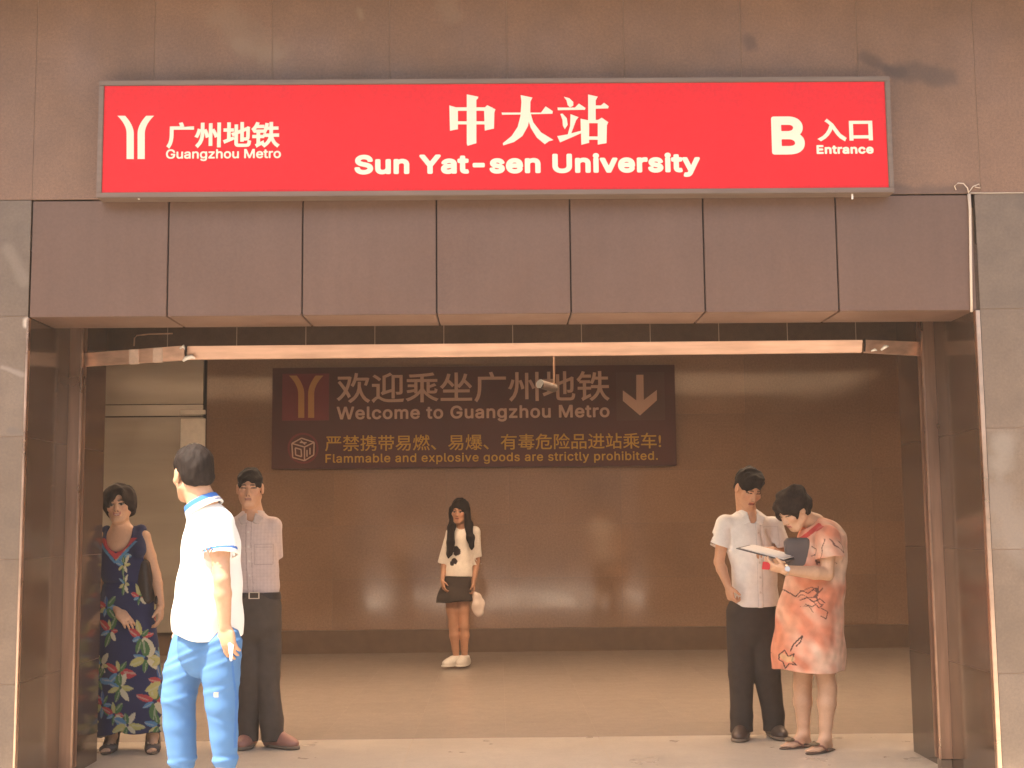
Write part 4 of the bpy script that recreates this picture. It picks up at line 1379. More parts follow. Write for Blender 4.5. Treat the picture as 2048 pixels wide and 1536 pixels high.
# ------------------------------------------------------------------ C: man in checked shirt
def man_check():
    Y = 1.78
    root = thing('person', 'man in pale striped short sleeve shirt and dark trousers with eyes lowered', 'person', (-1.56, Y, 0))
    f = nrm((.06, -1, 0)); R = frame(f)
    h = Head(at(500, 979, Y - .01), nrm((.06, -1, -.10)), (0, 0, 1), 1.02)
    neck = at(506, 1030, Y + .01)
    shA, shB = at(456, 1053, Y), at(546, 1052, Y + .01)
    elA, wrA = at(447, 1135, Y + .07), at(462, 1190, Y + .16)
    elB, wrB = at(547, 1130, Y + .08), at(541, 1178, Y + .15)
    hipA, hipB = at(496, 1215, Y + .02), at(534, 1215, Y + .02)
    knA, knB = at(498, 1350, Y), at(536, 1350, Y)
    anA, anB = at(497, 1462, Y + .05), at(545, 1462, Y + .0)
    anA[2] = anB[2] = .09
    F = Field(*bb(h.c, anA - (0, 0, .05), anB, elA, elB), .0045)
    h.skin(F, neck)
    F.tube([(neck, .058), (at(504, 1075, Y), .12), (at(506, 1130, Y), .115), (at(512, 1195, Y), .12)], .03, (f, .66))
    F.cone(shA, shB, .042, None, .03)
    arm(F, shA, elA, wrA, .88); arm(F, shB, elB, wrB, .88)
    hand(F, wrA, at(480, 1200, Y + .16) - wrA, (0, 1, 0), (0, 0, 1), .6, .9)
    hand(F, wrB, at(536, 1205, Y + .12) - wrB, (-.4, .8, 0), (-.6, -.4, 0), .6, .9)
    leg(F, hipA, knA, anA, .92); leg(F, hipB, knB, anB, .92)
    F.ell(neck + (0, -.045, -.035), (.055, .040, .07), None, .02)
    F.mesh('body', m_skin, root, skin_paint((.54, .295, .185), [(h, dict(eyes=False, lip=(.36, .16, .115)))]))
    H = Field(h.c - .2, h.c + .2, .0035)
    hair_cap(H, h, .080, .098, .088, face=((0, .130, -.030), (.069, .080, .106)))
    nz = waves(7, 22, 60, 180)
    H.warp(lambda P: .0042 * nz(P))
    H.mesh('hair', m_hair, root)
    S = Field(*bb(at(440, 1200, Y), at(562, 1030, Y), pad=.18), .0045)
    S.tube([(at(505, 1040, Y), .075), (at(504, 1062, Y), .135), (at(504, 1095, Y - .01), .152), (at(508, 1140, Y - .01), .146), (at(513, 1176, Y), .138), (at(514, 1190, Y), .125)], .025, (f, .72))
    S.cone(shA, shB, .052, None, .03)
    shirt_sleeve(S, shA, elA, .80, .058, .064, .02)
    shirt_sleeve(S, shB, elB, .80, .058, .064, .02)
    S.cut(at(512, 1187, Y), (0, 0, -1), at(440, 1240, Y) - .3, at(580, 1150, Y) + .2)
    S.ell(neck + (0, -.06, .01), (.040, .075, .065), None, .004, 's')
    S.cone(neck - (0, 0, .05), h.p(0, -.02, -.06), .055, .062, .004, None, 's')
    wv = waves(51, 12, 16, 44, (1, 1, .5))
    xc = at(505, 1100, Y)[0]

    def fold(P):
        d = .0048 * wv(P)
        q = P[:, 0] - xc - (1.2 - P[:, 2]) * .04
        d += .003 * (np.abs(q) < .016)
        pk = at(533, 1108, Y)
        d += .003 * ((np.abs(P[:, 0] - pk[0]) < .052) & (np.abs(P[:, 2] - pk[2]) < .062) & (P[:, 1] < Y))
        return d
    S.warp(fold)

    def sc_(P):
        c = np.tile(np.array((.55, .43, .40)), (len(P), 1))
        c *= (1 + .035 * np.sign(np.sin(P[:, 0] * 300)) * (np.sin(P[:, 0] * 300) ** 2))[:, None]
        c *= (1 + .02 * np.sin(P[:, 2] * 300))[:, None]
        q = np.abs(P[:, 0] - xc - (1.2 - P[:, 2]) * .04)
        m = (q > .014) & (q < .019) & (P[:, 1] < Y); c[m] *= .72
        pk = at(533, 1108, Y)
        dx, dz = np.abs(P[:, 0] - pk[0]), np.abs(P[:, 2] - pk[2])
        m = (P[:, 1] < Y) & (dx < .056) & (dz < .066) & ((dx > .051) | (dz > .061)); c[m] *= .75
        m = (P[:, 1] < Y) & (dx < .05) & (np.abs(P[:, 2] - pk[2] - .045) < .003); c[m] *= .75
        for k in range(6):
            m = (q < .006) & (np.abs(P[:, 2] - (1.52 - .09 * k)) < .006) & (P[:, 1] < Y); c[m] = (.62, .55, .5)
        return c
    S.mesh('shirt', m_cloth, root, sc_)
    K = Field(neck - .16, neck + .16, .004)
    K.cone(neck + (0, 0, -.03), neck + (0, .01, .03), .085, .068, .004)
    K.cone(neck + (0, 0, -.08), neck + (0, .01, .08), .079, .059, .004, None, 's')
    for q in (-1, 1):
        K.rbox(neck + (q * .042, -.085, -.028), (.030, .007, .034), frame((q * .35, -1, .5), (q * .6, 0, 1)), .005, .006)
    K.cut(neck + (0, 0, .03), (0, .1, 1), neck - .2, neck + .2); K.cut(neck - (0, 0, .06), (0, 0, -1), neck - .2, neck + .2)
    K.ell(neck + (0, -.08, -.005), (.024, .06, .065), None, .004, 's')
    K.mesh('collar', m_cloth, root, lambda P: np.tile(np.array((.52, .42, .39)), (len(P), 1)))
    T = Field(*bb(at(470, 1190, Y), at(565, 1480, Y), pad=.16), .005)
    T.tube([(at(514, 1190, Y), .140), (at(515, 1215, Y), .150), (at(516, 1245, Y), .150)], .02, (f, .78))
    T.tube([(hipA, .092), (knA, .080), (at(497, 1440, Y + .02), .067), (at(497, 1478, Y + .02), .066)], .02)
    T.tube([(hipB, .092), (knB, .080), (at(543, 1440, Y - .02), .067), (at(545, 1478, Y - .02), .066)], .02)
    T.cut(at(515, 1187, Y), (0, 0, 1), at(515, 1187, Y) - .4, at(515, 1187, Y) + .4)
    T.cut(V(-1.5, Y, .035), (0, -.15, -1), V(-2.2, Y - .4, -.2), V(-1, Y + .4, .2))
    wv = waves(53, 12, 14, 40, (1, 1, .5)); T.warp(lambda P: .006 * wv(P))
    T.mesh('trousers', m_browntr, root)
    Bt = Field(*bb(at(470, 1190, Y), at(560, 1190, Y), pad=.16), .004)
    c0, c1 = at(514, 1198, Y), at(514, 1184, Y)
    Bt.cone(c0, c1, .153, .148, .003, (f, .78)); Bt.cone(c0 - (0, 0, .2), c1 + (0, 0, .2), .140, None, .003, (f, .78), 's')
    Bt.cut(c0 + (0, 0, -.004), (0, 0, -1), c0 - .3, c0 + .3, .003); Bt.cut(c1, (0, 0, 1), c0 - .3, c0 + .3, .003)
    bo = Bt.mesh('belt', m_leather, root)
    q = at(508, 1191, Y - .125)
    bk = MB()
    for x0, x1, z0, z1 in ((-.034, .034, .016, .021), (-.034, .034, -.021, -.016), (-.034, -.027, -.016, .016), (.027, .034, -.016, .016)):
        bk.box(q[0] + x0, q[0] + x1, q[1] - .004, q[1] + .006, q[2] + z0, q[2] + z1)
    bk.build('buckle', m_metal, bo, bevel=.001)
    shoe_mesh('shoe', anA, (-.1, -1, 0), m_shoe_tan, root, .26)
    shoe_mesh('shoe', anB + (.02, 0, 0), (.85, -.6, 0), m_shoe_tan, root, .27)


# ------------------------------------------------------------------ D: girl by the back wall
def girl():
    Y = 6.35
    root = thing('person', 'girl with long dark hair in white top and short dark skirt by the back wall', 'person', (-.45, Y, 0))
    f = nrm((-.28, -1, 0)); R = frame(f)
    h = Head(at(919, 1024, Y - .03), nrm((-.25, -1, -.12)), (.06, 0, 1), .98)
    neck = at(923, 1056, Y)
    shA, shB = at(902, 1066, Y), at(950, 1064, Y)
    elA, wrA = at(889, 1120, Y + .02), at(885, 1162, Y - .06)
    elB, wrB = at(954, 1122, Y + .03), at(947, 1166, Y - .04)
    hipA, hipB = at(903, 1185, Y), at(924, 1185, Y)
    knA, knB = at(907, 1252, Y), at(929, 1252, Y)
    anA, anB = at(912, 1313, Y), at(929, 1313, Y + .02)
    anA[2], anB[2] = .11, .11
    F = Field(*bb(h.c, anA - (0, 0, .05), anB, elA, elB), .0055)
    h.skin(F, neck, True)
    F.tube([(neck, .05), (at(924, 1075, Y), .10), (at(922, 1110, Y), .095), (at(917, 1150, Y), .095), (at(913, 1180, Y), .105)], .03, (f, .62))
    F.cone(shA, shB, .036, None, .03)
    arm(F, shA, elA, wrA, .78); arm(F, shB, elB, wrB, .78)
    hand(F, wrA, at(889, 1185, Y - .1) - wrA, (1, .3, 0), (0, -1, 0), .6, .85)
    hand(F, wrB, at(948, 1190, Y - .06) - wrB, (-1, 0, 0), (-.4, -1, 0), .9, .85)
    leg(F, hipA, knA, anA, .92); leg(F, hipB, knB, anB, .92)
    F.mesh('body', m_skin, root, skin_paint((.46, .24, .15), [(h, {})]))
    H = Field(h.c - (.25, .25, .62), h.c + (.25, .25, .22), .005)
    hair_cap(H, h, .088, .104, .094, ears=False, nape=-.12, face=((-.018, .120, -.055), (.060, .075, .105)))
    H.tube([(h.p(0, -.06, .03), .08), (h.p(0, -.085, -.12), .075), (h.p(0, -.09, -.26), .06)], .03, (h.R[1], .55))
    H.tube([(h.p(.072, .005, .03), .028), (at(903, 1056, Y - .07), .034), (at(901, 1085, Y - .12), .036), (at(898, 1108, Y - .13), .026), (at(897, 1116, Y - .13), .010)], .02)
    H.tube([(h.p(-.075, .0, .03), .032), (at(938, 1050, Y - .07), .040), (at(941, 1075, Y - .11), .038), (at(944, 1093, Y - .12), .022), (at(944, 1098, Y - .12), .010)], .02)
    nz = waves(8, 22, 50, 150, (1, 1, .3)); H.warp(lambda P: .006 * nz(P))
    H.mesh('hair', m_hair, root)
    S = Field(*bb(at(880, 1155, Y), at(965, 1056, Y), pad=.16), .005)
    S.tube([(at(924, 1062, Y), .075), (at(924, 1078, Y), .125), (at(921, 1110, Y), .122), (at(917, 1140, Y), .132), (at(917, 1170, Y), .138)], .02, (f, .75))
    S.cone(shA, shB, .046, None, .02)
    shirt_sleeve(S, shA, (shA + elA) / 2 + (elA - shA) * .62, 1., .050, .058, .02)
    shirt_sleeve(S, shB, (shB + elB) / 2 + (elB - shB) * .62, 1., .052, .060, .02)
    S.cut(at(917, 1153, Y), (0, 0, -1), at(917, 1153, Y) - .4, at(917, 1153, Y) + (.4, .4, .1))
    S.cone(at(917, 1146, Y), at(917, 1185, Y), .105, .125, .004, (f, .75), 's')
    S.ell(neck + (0, -.05, .02), (.05, .075, .04), None, .004, 's')
    wv = waves(61, 12, 16, 44, (1, 1, .6)); S.warp(lambda P: .005 * wv(P))
    pts = [at(901, 1100, Y), at(910, 1097, Y), at(916, 1105, Y), at(908, 1120, Y), at(904, 1127, Y), at(911, 1124, Y)]

    def sc_(P):
        c = np.tile(np.array((.72, .66, .60)), (len(P), 1))
        w = waves(62, 10, 60, 130)(P)
        for q, r in zip(pts, (.03, .03, .03, .022, .025, .02)):
            d = np.hypot(P[:, 0] - q[0], P[:, 2] - q[2])
            c[(P[:, 1] < Y) & (d + .008 * w < r)] = (.045, .03, .03)
        return c
    S.mesh('top', m_cloth, root, sc_)
    K = Field(*bb(at(870, 1210, Y), at(950, 1145, Y), pad=.16), .005)
    K.tube([(at(917, 1146, Y), .112), (at(914, 1165, Y), .135), (at(909, 1200, Y), .178), (at(907, 1225, Y), .19)], .02, (f, .72))
    K.cut(at(909, 1204, Y), (.05, 0, -1), at(909, 1204, Y) - .4, at(909, 1204, Y) + (.4, .4, .1))
    K.cone(at(909, 1206, Y), at(908, 1225, Y), .10, .13, .004, (f, .6), 's')
    wv3 = waves(63, 10, 18, 50, (1, 1, .2)); K.warp(lambda P: .006 * wv3(P))
    K.mesh('skirt', m_darktr, root)
    shoe_mesh('shoe', anA, (-.75, -.7, 0), m_shoe_white, root, .25, z=.02, sole=m_shoe_white)
    shoe_mesh('shoe', anB, (-.35, -1, 0), m_shoe_white, root, .25, z=.02, sole=m_shoe_white)
    B = Field(*bb(at(945, 1190, Y), at(965, 1230, Y), pad=.12), .005)
    B.tube([(at(948, 1184, Y - .06), .008), (at(953, 1195, Y - .05), .04), (at(957, 1210, Y - .05), .062), (at(957, 1222, Y - .05), .055)], .02, (V(0, 1, 0), .5))
    wv4 = waves(64, 12, 30, 80); B.warp(lambda P: .007 * wv4(P))
    tag(B.mesh('plastic_bag', m_plastic, None), 'small pale plastic bag hanging from the hand of the long haired girl', 'bag')


# ------------------------------------------------------------------ E: man in white shirt looking at papers
def man_white():
    Y = 1.92
    root = thing('person', 'young man in white short sleeve shirt and dark trousers bending his head over papers', 'person', (1.62, Y, 0))
    f = nrm((.22, -1, 0)); R = frame(f)
    h = Head(at(1496, 979, Y - .06), nrm((.30, -1, -.60)), (.16, -.25, 1), 1.02)
    neck = at(1494, 1030, Y)
    shA, shB = at(1450, 1050, Y - .02), at(1547, 1053, Y + .03)
    elA, wrA = at(1438, 1124, Y - .03), at(1456, 1172, Y - .12)
    elB, wrB = at(1566, 1120, Y - .03), at(1545, 1100, Y - .26)
    hipA, hipB = at(1480, 1225, Y), at(1524, 1225, Y)
    knA, knB = at(1482, 1345, Y), at(1532, 1345, Y)
    anA, anB = at(1484, 1452, Y), at(1548, 1445, Y + .06)
    anA[2] = anB[2] = .09
    F = Field(*bb(h.c, anA - (0, 0, .05), anB, elA, elB, wrB), .0045)
    h.skin(F, neck)
    F.tube([(neck, .06), (at(1497, 1075, Y), .125), (at(1502, 1140, Y), .12), (at(1503, 1210, Y), .125)], .03, (f, .66))
    F.cone(shA, shB, .045, None, .03)
    arm(F, shA, elA, wrA, .92); arm(F, shB, elB, wrB, .92)
    hand(F, wrA, at(1464, 1205, Y - .14) - wrA, (.9, .3, 0), (.3, -1, 0), 1.25, .95)
    hand(F, wrB, at(1510, 1098, Y - .34) - wrB, (0, .1, -1), (-.2, -1, 0), .75, .95)
    leg(F, hipA, knA, anA, .95); leg(F, hipB, knB, anB, .95)
    F.ell(neck + (.01, -.05, -.035), (.055, .040, .07), None, .02)
    F.mesh('body', m_skin, root, skin_paint((.56, .30, .18), [(h, dict(eyes=False, lip=(.28, .08, .06)))]))
    H = Field(h.c - .2, h.c + .22, .0035)
    hair_cap(H, h, .083, .104, .096, c=(0, -.010, .052), face=((0, .135, -.026), (.069, .078, .098)))
    H.ell(h.p(0, .040, .108), np.array((.066, .055, .030)), h.R, .02)
    nz = waves(9, 22, 60, 180); H.warp(lambda P: .0048 * nz(P))
    H.mesh('hair', m_hair, root)
    S = Field(*bb(at(1415, 1225, Y), at(1575, 1030, Y), pad=.2), .0045)
    S.tube([(at(1495, 1042, Y), .08), (at(1497, 1062, Y), .145), (at(1502, 1100, Y - .01), .152), (at(1510, 1150, Y - .01), .150), (at(1511, 1200, Y), .155), (at(1512, 1240, Y), .158)], .025, (f, .74))
    S.cone(shA, shB, .058, None, .03)
    shirt_sleeve(S, shA, elA + (-.035, -.02, .01), .62, .066, .078, .02)
    shirt_sleeve(S, shB, elB, .70, .066, .074, .02)
    hm = at(1505, 1212, Y)
    S.cut(hm, (0, 0, -1), hm - .4, hm + (.4, .4, .12))
    S.cone(at(1505, 1195, Y), hm - (0, 0, .12), .14, .158, .004, (f, .74), 's')
    S.ell(neck + (.02, -.06, .0), (.045, .08, .065), None, .004, 's')
    S.cone(neck - (0, 0, .05), h.p(0, -.02, -.06), .057, .064, .004, None, 's')
    sl0 = at(1519, 1205, Y - .13)
    S.cone(sl0 + (0, 0, .03), sl0 - (0, 0, .08), .001, .02, .003, None, 's')
    wv = waves(71, 14, 14, 40, (1, 1, .6))
    xa, xb_ = at(1510, 1050, Y)[0], at(1514, 1200, Y)[0]

    def fold(P):
        d = .0055 * wv(P)
        t = np.clip((1.45 - P[:, 2]) / .6, 0, 1)
        d += .003 * (np.abs(P[:, 0] - (xa + (xb_ - xa) * t)) < .016) * (P[:, 1] < Y)
        for x0, y0, x1, y1, a in ((1535, 1062, 1555, 1105, .012), (1520, 1060, 1530, 1100, .008), (1540, 1100, 1556, 1125, .010), (1462, 1060, 1470, 1100, .007)):
            A_, B_2 = at(x0, y0, Y - .1), at(x1, y1, Y - .1)
            dx, dz = B_2[0] - A_[0], B_2[2] - A_[2]
            h_ = np.clip(((P[:, 0] - A_[0]) * dx + (P[:, 2] - A_[2]) * dz) / (dx * dx + dz * dz), 0, 1)
            q = np.hypot(P[:, 0] - A_[0] - h_ * dx, P[:, 2] - A_[2] - h_ * dz)
            d -= a * np.exp(-(q / .012) ** 2) * (P[:, 1] < Y)
        return d
    S.warp(fold)
    pk = at(1538, 1072, Y)

    def sc_(P):
        c = np.tile(np.array((.78, .74, .70)), (len(P), 1))
        t = np.clip((1.45 - P[:, 2]) / .6, 0, 1)
        q = np.abs(P[:, 0] - (xa + (xb_ - xa) * t))
        c[(q > .0145) & (q < .0185) & (P[:, 1] < Y)] *= .8
        dx, dz = np.abs(P[:, 0] - pk[0]), np.abs(P[:, 2] - pk[2])
        m = (P[:, 1] < Y) & (dx < .053) & (dz < .063) & ((dx > .049) | (dz > .059)); c[m] *= .82
        for k in range(6):
            m = (q < .006) & (np.abs(P[:, 2] - (1.40 - .095 * k)) < .006) & (P[:, 1] < Y); c[m] = (.6, .55, .5)
        return c
    S.mesh('shirt', m_cloth, root, sc_)
    K = Field(neck - .16, neck + .16, .004)
    K.cone(neck + (0, 0, -.03), neck + (.01, -.005, .035), .088, .072, .004)
    K.cone(neck + (0, 0, -.08), neck + (.02, -.01, .09), .082, .062, .004, None, 's')
    for q in (-1, 1):
        K.rbox(neck + (.02 + q * .046, -.085, -.03), (.032, .007, .036), frame((q * .35, -1, .5), (q * .6, 0, 1)), .005, .006)
    K.cut(neck + (0, 0, .034), (0, .1, 1), neck - .2, neck + .2); K.cut(neck - (0, 0, .065), (0, 0, -1), neck - .2, neck + .2)
    K.ell(neck + (.02, -.08, -.005), (.026, .06, .065), None, .004, 's')
    K.mesh('collar', m_cloth, root, lambda P: np.tile(np.array((.79, .75, .71)), (len(P), 1)))
    T = Field(*bb(at(1450, 1190, Y), at(1565, 1470, Y), pad=.16), .0055)
    T.tube([(at(1503, 1195, Y), .138), (at(1503, 1225, Y), .148), (at(1503, 1250, Y), .150)], .02, (f, .76))
    T.tube([(hipA, .092), (knA, .080), (at(1484, 1430, Y), .074), (at(1484, 1475, Y), .076)], .02)
    T.tube([(hipB, .092), (knB, .080), (at(1546, 1430, Y + .03), .074), (at(1548, 1475, Y + .03), .076)], .02)
    T.cut(V(1.5, Y, .035), (0, -.15, -1), V(1, Y - .5, -.2), V(2.3, Y + .5, .2))
    wv2 = waves(73, 12, 14, 40, (1, 1, .5)); T.warp(lambda P: .006 * wv2(P))
    T.mesh('trousers', m_darktr, root)
    shoe_mesh('shoe', anA, (-.35, -1, 0), m_shoe_dark, root, .27)
    shoe_mesh('shoe', anB, (.1, -1, 0), m_shoe_dark, root, .27)


# ------------------------------------------------------------------ F: woman in coral dress
def woman_coral():
    Y = 1.45
    root = thing('person', 'woman in coral pink patterned dress and flower flip flops stooping over papers', 'person', (1.83, Y, 0))
    f = nrm((-.90, -.42, 0)); R = frame(f)                    # faces left, a little towards the street
    h = Head(at(1588, 1022, Y - .06), nrm((-.80, -.42, -.62)), (-.52, -.2, 1), .98)
    neck = at(1632, 1048, Y)
    shN, shF = at(1655, 1075, Y - .16), at(1630, 1062, Y + .18)       # near and far shoulder
    elN, wrN = at(1655, 1148, Y - .21), at(1568, 1140, Y - .32)
    elF, wrF = at(1625, 1130, Y + .22), at(1578, 1128, Y + .02)
    hipN, hipF = at(1628, 1235, Y - .05), at(1612, 1235, Y + .07)
    knN, anN = at(1655, 1375, Y - .04), at(1651, 1478, Y - .04)
    knF, anF = at(1605, 1375, Y + .12), at(1607, 1468, Y + .12)
    anN[2] = anF[2] = .085
    F = Field(*bb(h.c, anN - (0, 0, .05), anF, elF, elN, wrN), .0045)
    h.skin(F, neck, True)
    F.tube([(neck, .058), (at(1645, 1085, Y), .115), (at(1640, 1140, Y), .125), (at(1620, 1220, Y), .15)], .03, (f, .8))
    F.cone(shN, shF, .045, None, .03)
    arm(F, shN, elN, wrN, .95, 1.12); arm(F, shF, elF, wrF, .95)
    hand(F, wrN, at(1530, 1130, Y - .34) - wrN, (.15, .5, .8), (-.3, -.5, .8), .7, .9)
    hand(F, wrF, at(1545, 1130, Y - .06) - wrF, (0, 0, 1), (-.3, -1, .2), .6, .9)
    leg(F, hipN, knN, anN, .98, 1.1); leg(F, hipF, knF, anF, .98, 1.1)
    dN, dF = nrm((-.75, -.66, 0)), nrm((-.85, -.5, 0))
    foot(F, anN, dN, .92); foot(F, anF, dF, .92)
    F.mesh('body', m_skin, root, skin_paint((.60, .36, .23), [(h, dict(eyes=False, lip=(.38, .13, .10)))]))
    H = Field(h.c - .22, h.c + .22, .0035)
    H.ell(h.p(0, -.015, .045), np.array((.104, .122, .105)), h.R, .01)
    H.ell(h.p(0, -.07, .0), np.array((.092, .07, .075)), h.R, .03)
    H.ell(h.p(0, .128, -.055), np.array((.095, .080, .098)), h.R, .010, 's')
    for q in (-1, 1):
        H.ell(h.p(q * .095, .02, -.03), np.array((.045, .05, .045)), h.R, .01, 's')
    H.cut(h.p(0, -.05, -.055), -h.R[2] + .25 * h.R[1], h.c - .25, h.c + .25, .015)
    nz, nz2 = waves(10, 24, 50, 150), waves(12, 10, 25, 45)
    H.warp(lambda P: .006 * nz(P) + .008 * nz2(P))
    H.mesh('hair', m_hairb, root)
    D = Field(*bb(at(1540, 1340, Y), at(1695, 1045, Y), at(1660, 1100, Y - .22), pad=.2), .005)
    D.tube([(at(1632, 1062, Y), .085), (at(1642, 1085, Y), .155), (at(1640, 1120, Y), .165), (at(1630, 1170, Y), .185), (at(1620, 1230, Y), .205), (at(1617, 1300, Y), .222), (at(1617, 1370, Y), .228)], .03, (R[0], .92))
    D.cone(shN, shF, .062, None, .04)
    e = at(1664, 1118, Y - .2)
    shirt_sleeve(D, shN + (0, 0, .005), elN + (.03, 0, 0), .62, .072, .098, .03)
    D.cone(shF, (shF + elF) / 2, .07, .08, .03)
    D.tube([(at(1668, 1085, Y - .06), .03), (at(1684, 1112, Y - .05), .022), (at(1688, 1120, Y - .04), .008)], .015)
    hm = at(1617, 1340, Y)
    D.cut(hm, (-.02, 0, -1), hm - .45, hm + (.45, .45, .12))
    D.cone(at(1617, 1315, Y), hm - (0, 0, .12), .185, .213, .004, (R[0], .92), 's')
    D.cone(neck - (0, 0, .05), h.p(0, -.03, -.06), .062, .070, .006, None, 's')
    wv = waves(81, 14, 10, 30, (1, 1, .35)); wv2 = waves(82, 10, 30, 60, (1, 1, .6))
    D.warp(lambda P: np.clip((1.55 - P[:, 2]), .2, 1) * .011 * wv(P) + .0035 * wv2(P))
    w1, w2, w3, w4 = waves(83, 14, 12, 40), waves(84, 14, 30, 90), waves(85, 8, 8, 16), waves(86, 16, 60, 140)

    def ln(P, pts, wd, dy=-.12):
        """thin line drawn on the cloth through photo points, seen on the near side"""
        m = np.zeros(len(P), bool)
        for (x0, y0), (x1, y1) in zip(pts[:-1], pts[1:]):
            A_, B_2 = at(x0, y0, Y + dy), at(x1, y1, Y + dy)
            dx, dz = B_2[0] - A_[0], B_2[2] - A_[2]
            hh = np.clip(((P[:, 0] - A_[0]) * dx + (P[:, 2] - A_[2]) * dz) / (dx * dx + dz * dz + 1e-9), 0, 1)
            m |= np.hypot(P[:, 0] - A_[0] - hh * dx, P[:, 2] - A_[2] - hh * dz) < wd
        return m & (P[:, 1] < Y + .05)

    def dc(P):
        c = np.tile(np.array((.64, .235, .14)), (len(P), 1))
        a = np.clip(w1(P) * .5 + .35 + .25 * w2(P), 0, 1)[:, None]
        c = c * (1 - a) + np.array((.75, .50, .37)) * a
        b_ = np.clip(w3(P) * .6 - .1 + .3 * w2(P), 0, 1)[:, None] * .6
        c = c * (1 - b_) + np.array((.62, .22, .10)) * b_
        g = np.clip((P[:, 0] - at(1640, 1200, Y)[0]) * 5, 0, 1)[:, None] * np.clip(w1(P) * .5 + .5, 0, 1)[:, None] * .6
        c = c * (1 - g) + np.array((.52, .40, .32)) * g
        dk = (.07, .035, .03)
        for pts, wd in (
            ([(1560, 1172), (1575, 1182), (1590, 1193)], .005), ([(1590, 1193), (1600, 1180), (1612, 1186), (1622, 1178), (1632, 1185), (1640, 1176)], .004), ([(1597, 1200), (1610, 1194), (1622, 1203), (1634, 1196), (1645, 1205)], .004),
            ([(1606, 1207), (1618, 1212), (1628, 1206)], .0035), ([(1620, 1200), (1632, 1215), (1640, 1208)], .0035), ([(1636, 1215), (1650, 1222), (1646, 1236), (1634, 1230)], .0035), ([(1578, 1300), (1583, 1288), (1590, 1280), (1600, 1270), (1596, 1282), (1588, 1290)], .005), ([(1545, 1300), (1550, 1310), (1546, 1318)], .006),
            ([(1560, 1310), (1568, 1300), (1574, 1312), (1584, 1306), (1580, 1320), (1588, 1328), (1576, 1326), (1570, 1336), (1566, 1324), (1560, 1320), (1560, 1310)], .0045),
            ):
            c[ln(P, pts, wd * .7)] = dk
        sq, pm = waves(91, 10, 40, 90), waves(92, 8, 6, 14)
        c[(np.abs(sq(P)) < .09) & (pm(P) > .75)] = (.16, .07, .055)
        sh = np.linalg.norm(P - (shN * .6 + elN * .4), axis=1) < .10
        c[sh & (np.abs(sq(P)) < .13)] = (.17, .08, .06)
        sp = np.linalg.norm(P - at(1622, 1196, Y - .2), axis=1) < .085
        c[sp & (np.abs(sq(P)) < .10)] = (.14, .065, .05)
        m = ln(P, [(1566, 1312), (1572, 1318), (1580, 1316)], .016); c[m] = c[m] * .4 + np.array((.6, .42, .22)) * .6
        m = ln(P, [(1638, 1050), (1625, 1060), (1612, 1072), (1600, 1082)], .012, -.1); c[m] = (.55, .07, .055)
        return c * (1 + .10 * w4(P))[:, None]
    D.mesh('dress', m_cloth, root, dc)
    for an, d in ((anN, dN), (anF, dF)):
        g = V(an[0], an[1], 0); fr = np.array([d, np.cross((0, 0, 1), d), (0, 0, 1)])
        S = Field(g - .22, g + .26, .005)
        S.ell(g + d * .055 + (0, 0, .002), (.145, .047, .016), fr, .01)
        S.cut(g + (0, 0, .001), (0, 0, -1), g - .4, g + .4, .002)
        so_ = S.mesh('flip_flop', m_shoe_dark, root)
        q = g + d * .115 + (0, 0, .046)
        b = MB()
        for s_ in (-1, 1):
            b.tube([q, g + d * .08 + fr[1] * .034 * s_ + (0, 0, .043), g + d * .045 + fr[1] * .046 * s_ + (0, 0, .012)], .006)
        b.build('strap', m_shoe_tan, so_, smooth=True)
        B = Field(q - .06, q + .06, .004)
        for i in range(6):
            a = i * math.pi / 3
            B.ell(q + .018 * (fr[0] * math.cos(a) + fr[1] * math.sin(a)) + (0, 0, .008), (.016, .016, .009), None, .003)
        B.ell(q + (0, 0, .016), (.012, .012, .010), None, .003)
        B.mesh('flower', m_flower, so_)
    wt = MB()
    d = nrm(elN - wrN); a = wrN + d * .015
    a1_ = nrm(np.cross(d, (0, 0, 1))); a2_ = np.cross(d, a1_)
    ring = [a + .0285 * (a1_ * math.cos(t) + a2_ * math.sin(t)) for t in np.linspace(0, 2 * math.pi, 20)]
    wt.tube(ring, .0055, 6, close=False)
    wq = a + .030 * nrm(-np.abs(a1_) * (0, 1, 0) + (0, 0, .25))
    wt.tube([wq, wq + .008 * nrm((0, -1, .25))], .016, 14)
    wt.build('wristwatch', m_metal, root, smooth=False)
    # bag under her arm
    B = Field(*bb(at(1565, 1075, Y), at(1660, 1165, Y), pad=.16), .005)
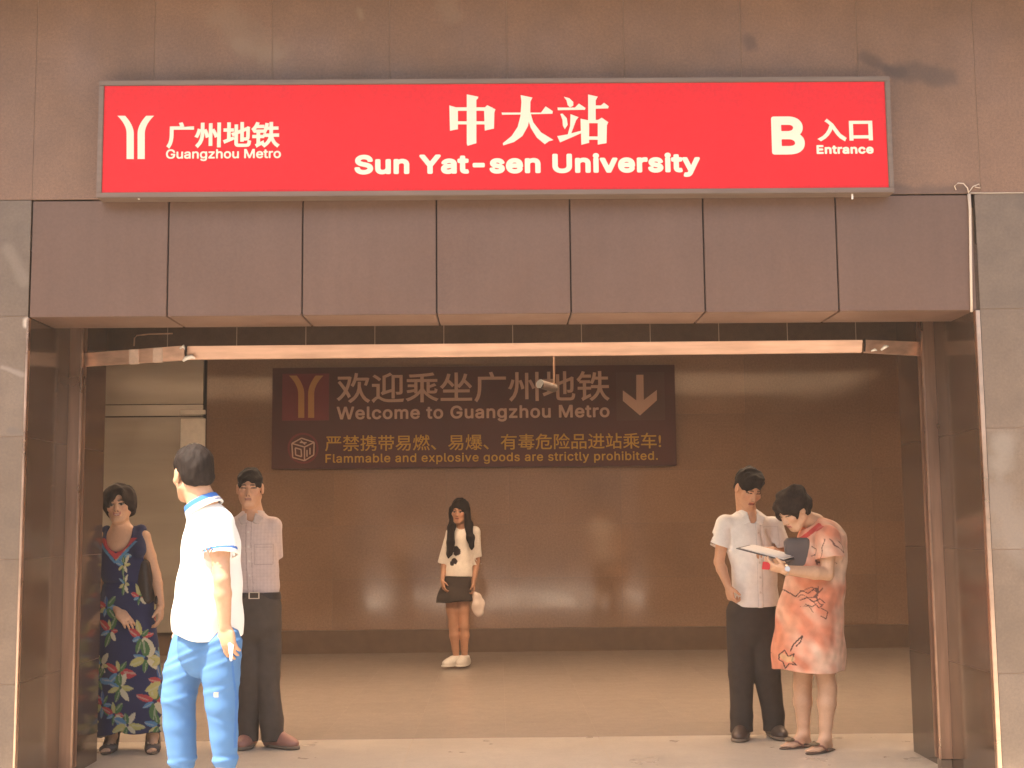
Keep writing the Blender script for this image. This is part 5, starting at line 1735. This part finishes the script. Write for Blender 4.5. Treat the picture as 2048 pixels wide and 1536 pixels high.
    B.rbox(at(1596, 1106, Y - .10), (.082, .035, .096), frame((.1, 1, 0), (-.05, 0, 1)), .03, .01)
    B.cone(at(1608, 1082, Y - .10), at(1638, 1062, Y - .05), .010, None, .01)
    B.tube([(at(1622, 1128, Y - .11), .012), (at(1652, 1160, Y - .10), .028), (at(1660, 1150, Y - .08), .03)], .02)
    wv5 = waves(87, 12, 14, 40); B.warp(lambda P: .011 * wv5(P))
    tag(B.mesh('handbag', m_greybag, None), 'grey shoulder bag hanging at the chest of the woman in coral dress', 'bag')
    # clipboard with papers, and the red phone
    a, b2 = at(1472, 1096, Y - .10), at(1572, 1122, Y - .26)
    ux_ = nrm(b2 - a); back = nrm(V(.25, .9, .13)); back = nrm(back - (back @ ux_) * ux_); nn = np.cross(ux_, back)
    Lx = np.linalg.norm(b2 - a)
    cbd = thing('clipboard', 'dark clipboard carrying white papers held between the man and woman on the right', 'clipboard', tuple((a + b2) / 2))
    b = MB(); b.prism([a, b2, b2 + back * .22, a + back * .22], nn * -.005); b.build('board', m_clip, cbd, bevel=.001)
    sgn = 1 if nn[2] > 0 else -1
    b = MB(); o = sgn * nn * (.006 if sgn > 0 else .004)
    b.prism([a + ux_ * .03 + o - back * .004, b2 - ux_ * .01 + o - back * .008, b2 - ux_ * .01 + back * .21 + o, a + ux_ * .03 + back * .21 + o], sgn * nn * .004)
    b.prism([a + ux_ * .05 + o * 2 - back * .012, b2 - ux_ * .03 + o * 2 + back * .002, b2 - ux_ * .02 + back * .2 + o * 2, a + ux_ * .05 + back * .19 + o * 2], sgn * nn * .002)
    b.build('paper_sheet', m_paper, cbd)
    b = MB(); q = at(1530, 1131, Y - .36)
    b.prism([q + (-.020, 0, -.022), q + (.028, .01, -.026), q + (.034, .01, .016), q + (-.012, 0, .024)], (0.004, .012, 0))
    tag(b.build('phone', m_redplastic, None, bevel=.003), 'small red phone in the hand of the woman in coral dress', 'phone')


man_polo()
woman_floral()
man_check()
girl()
man_white()
woman_coral()
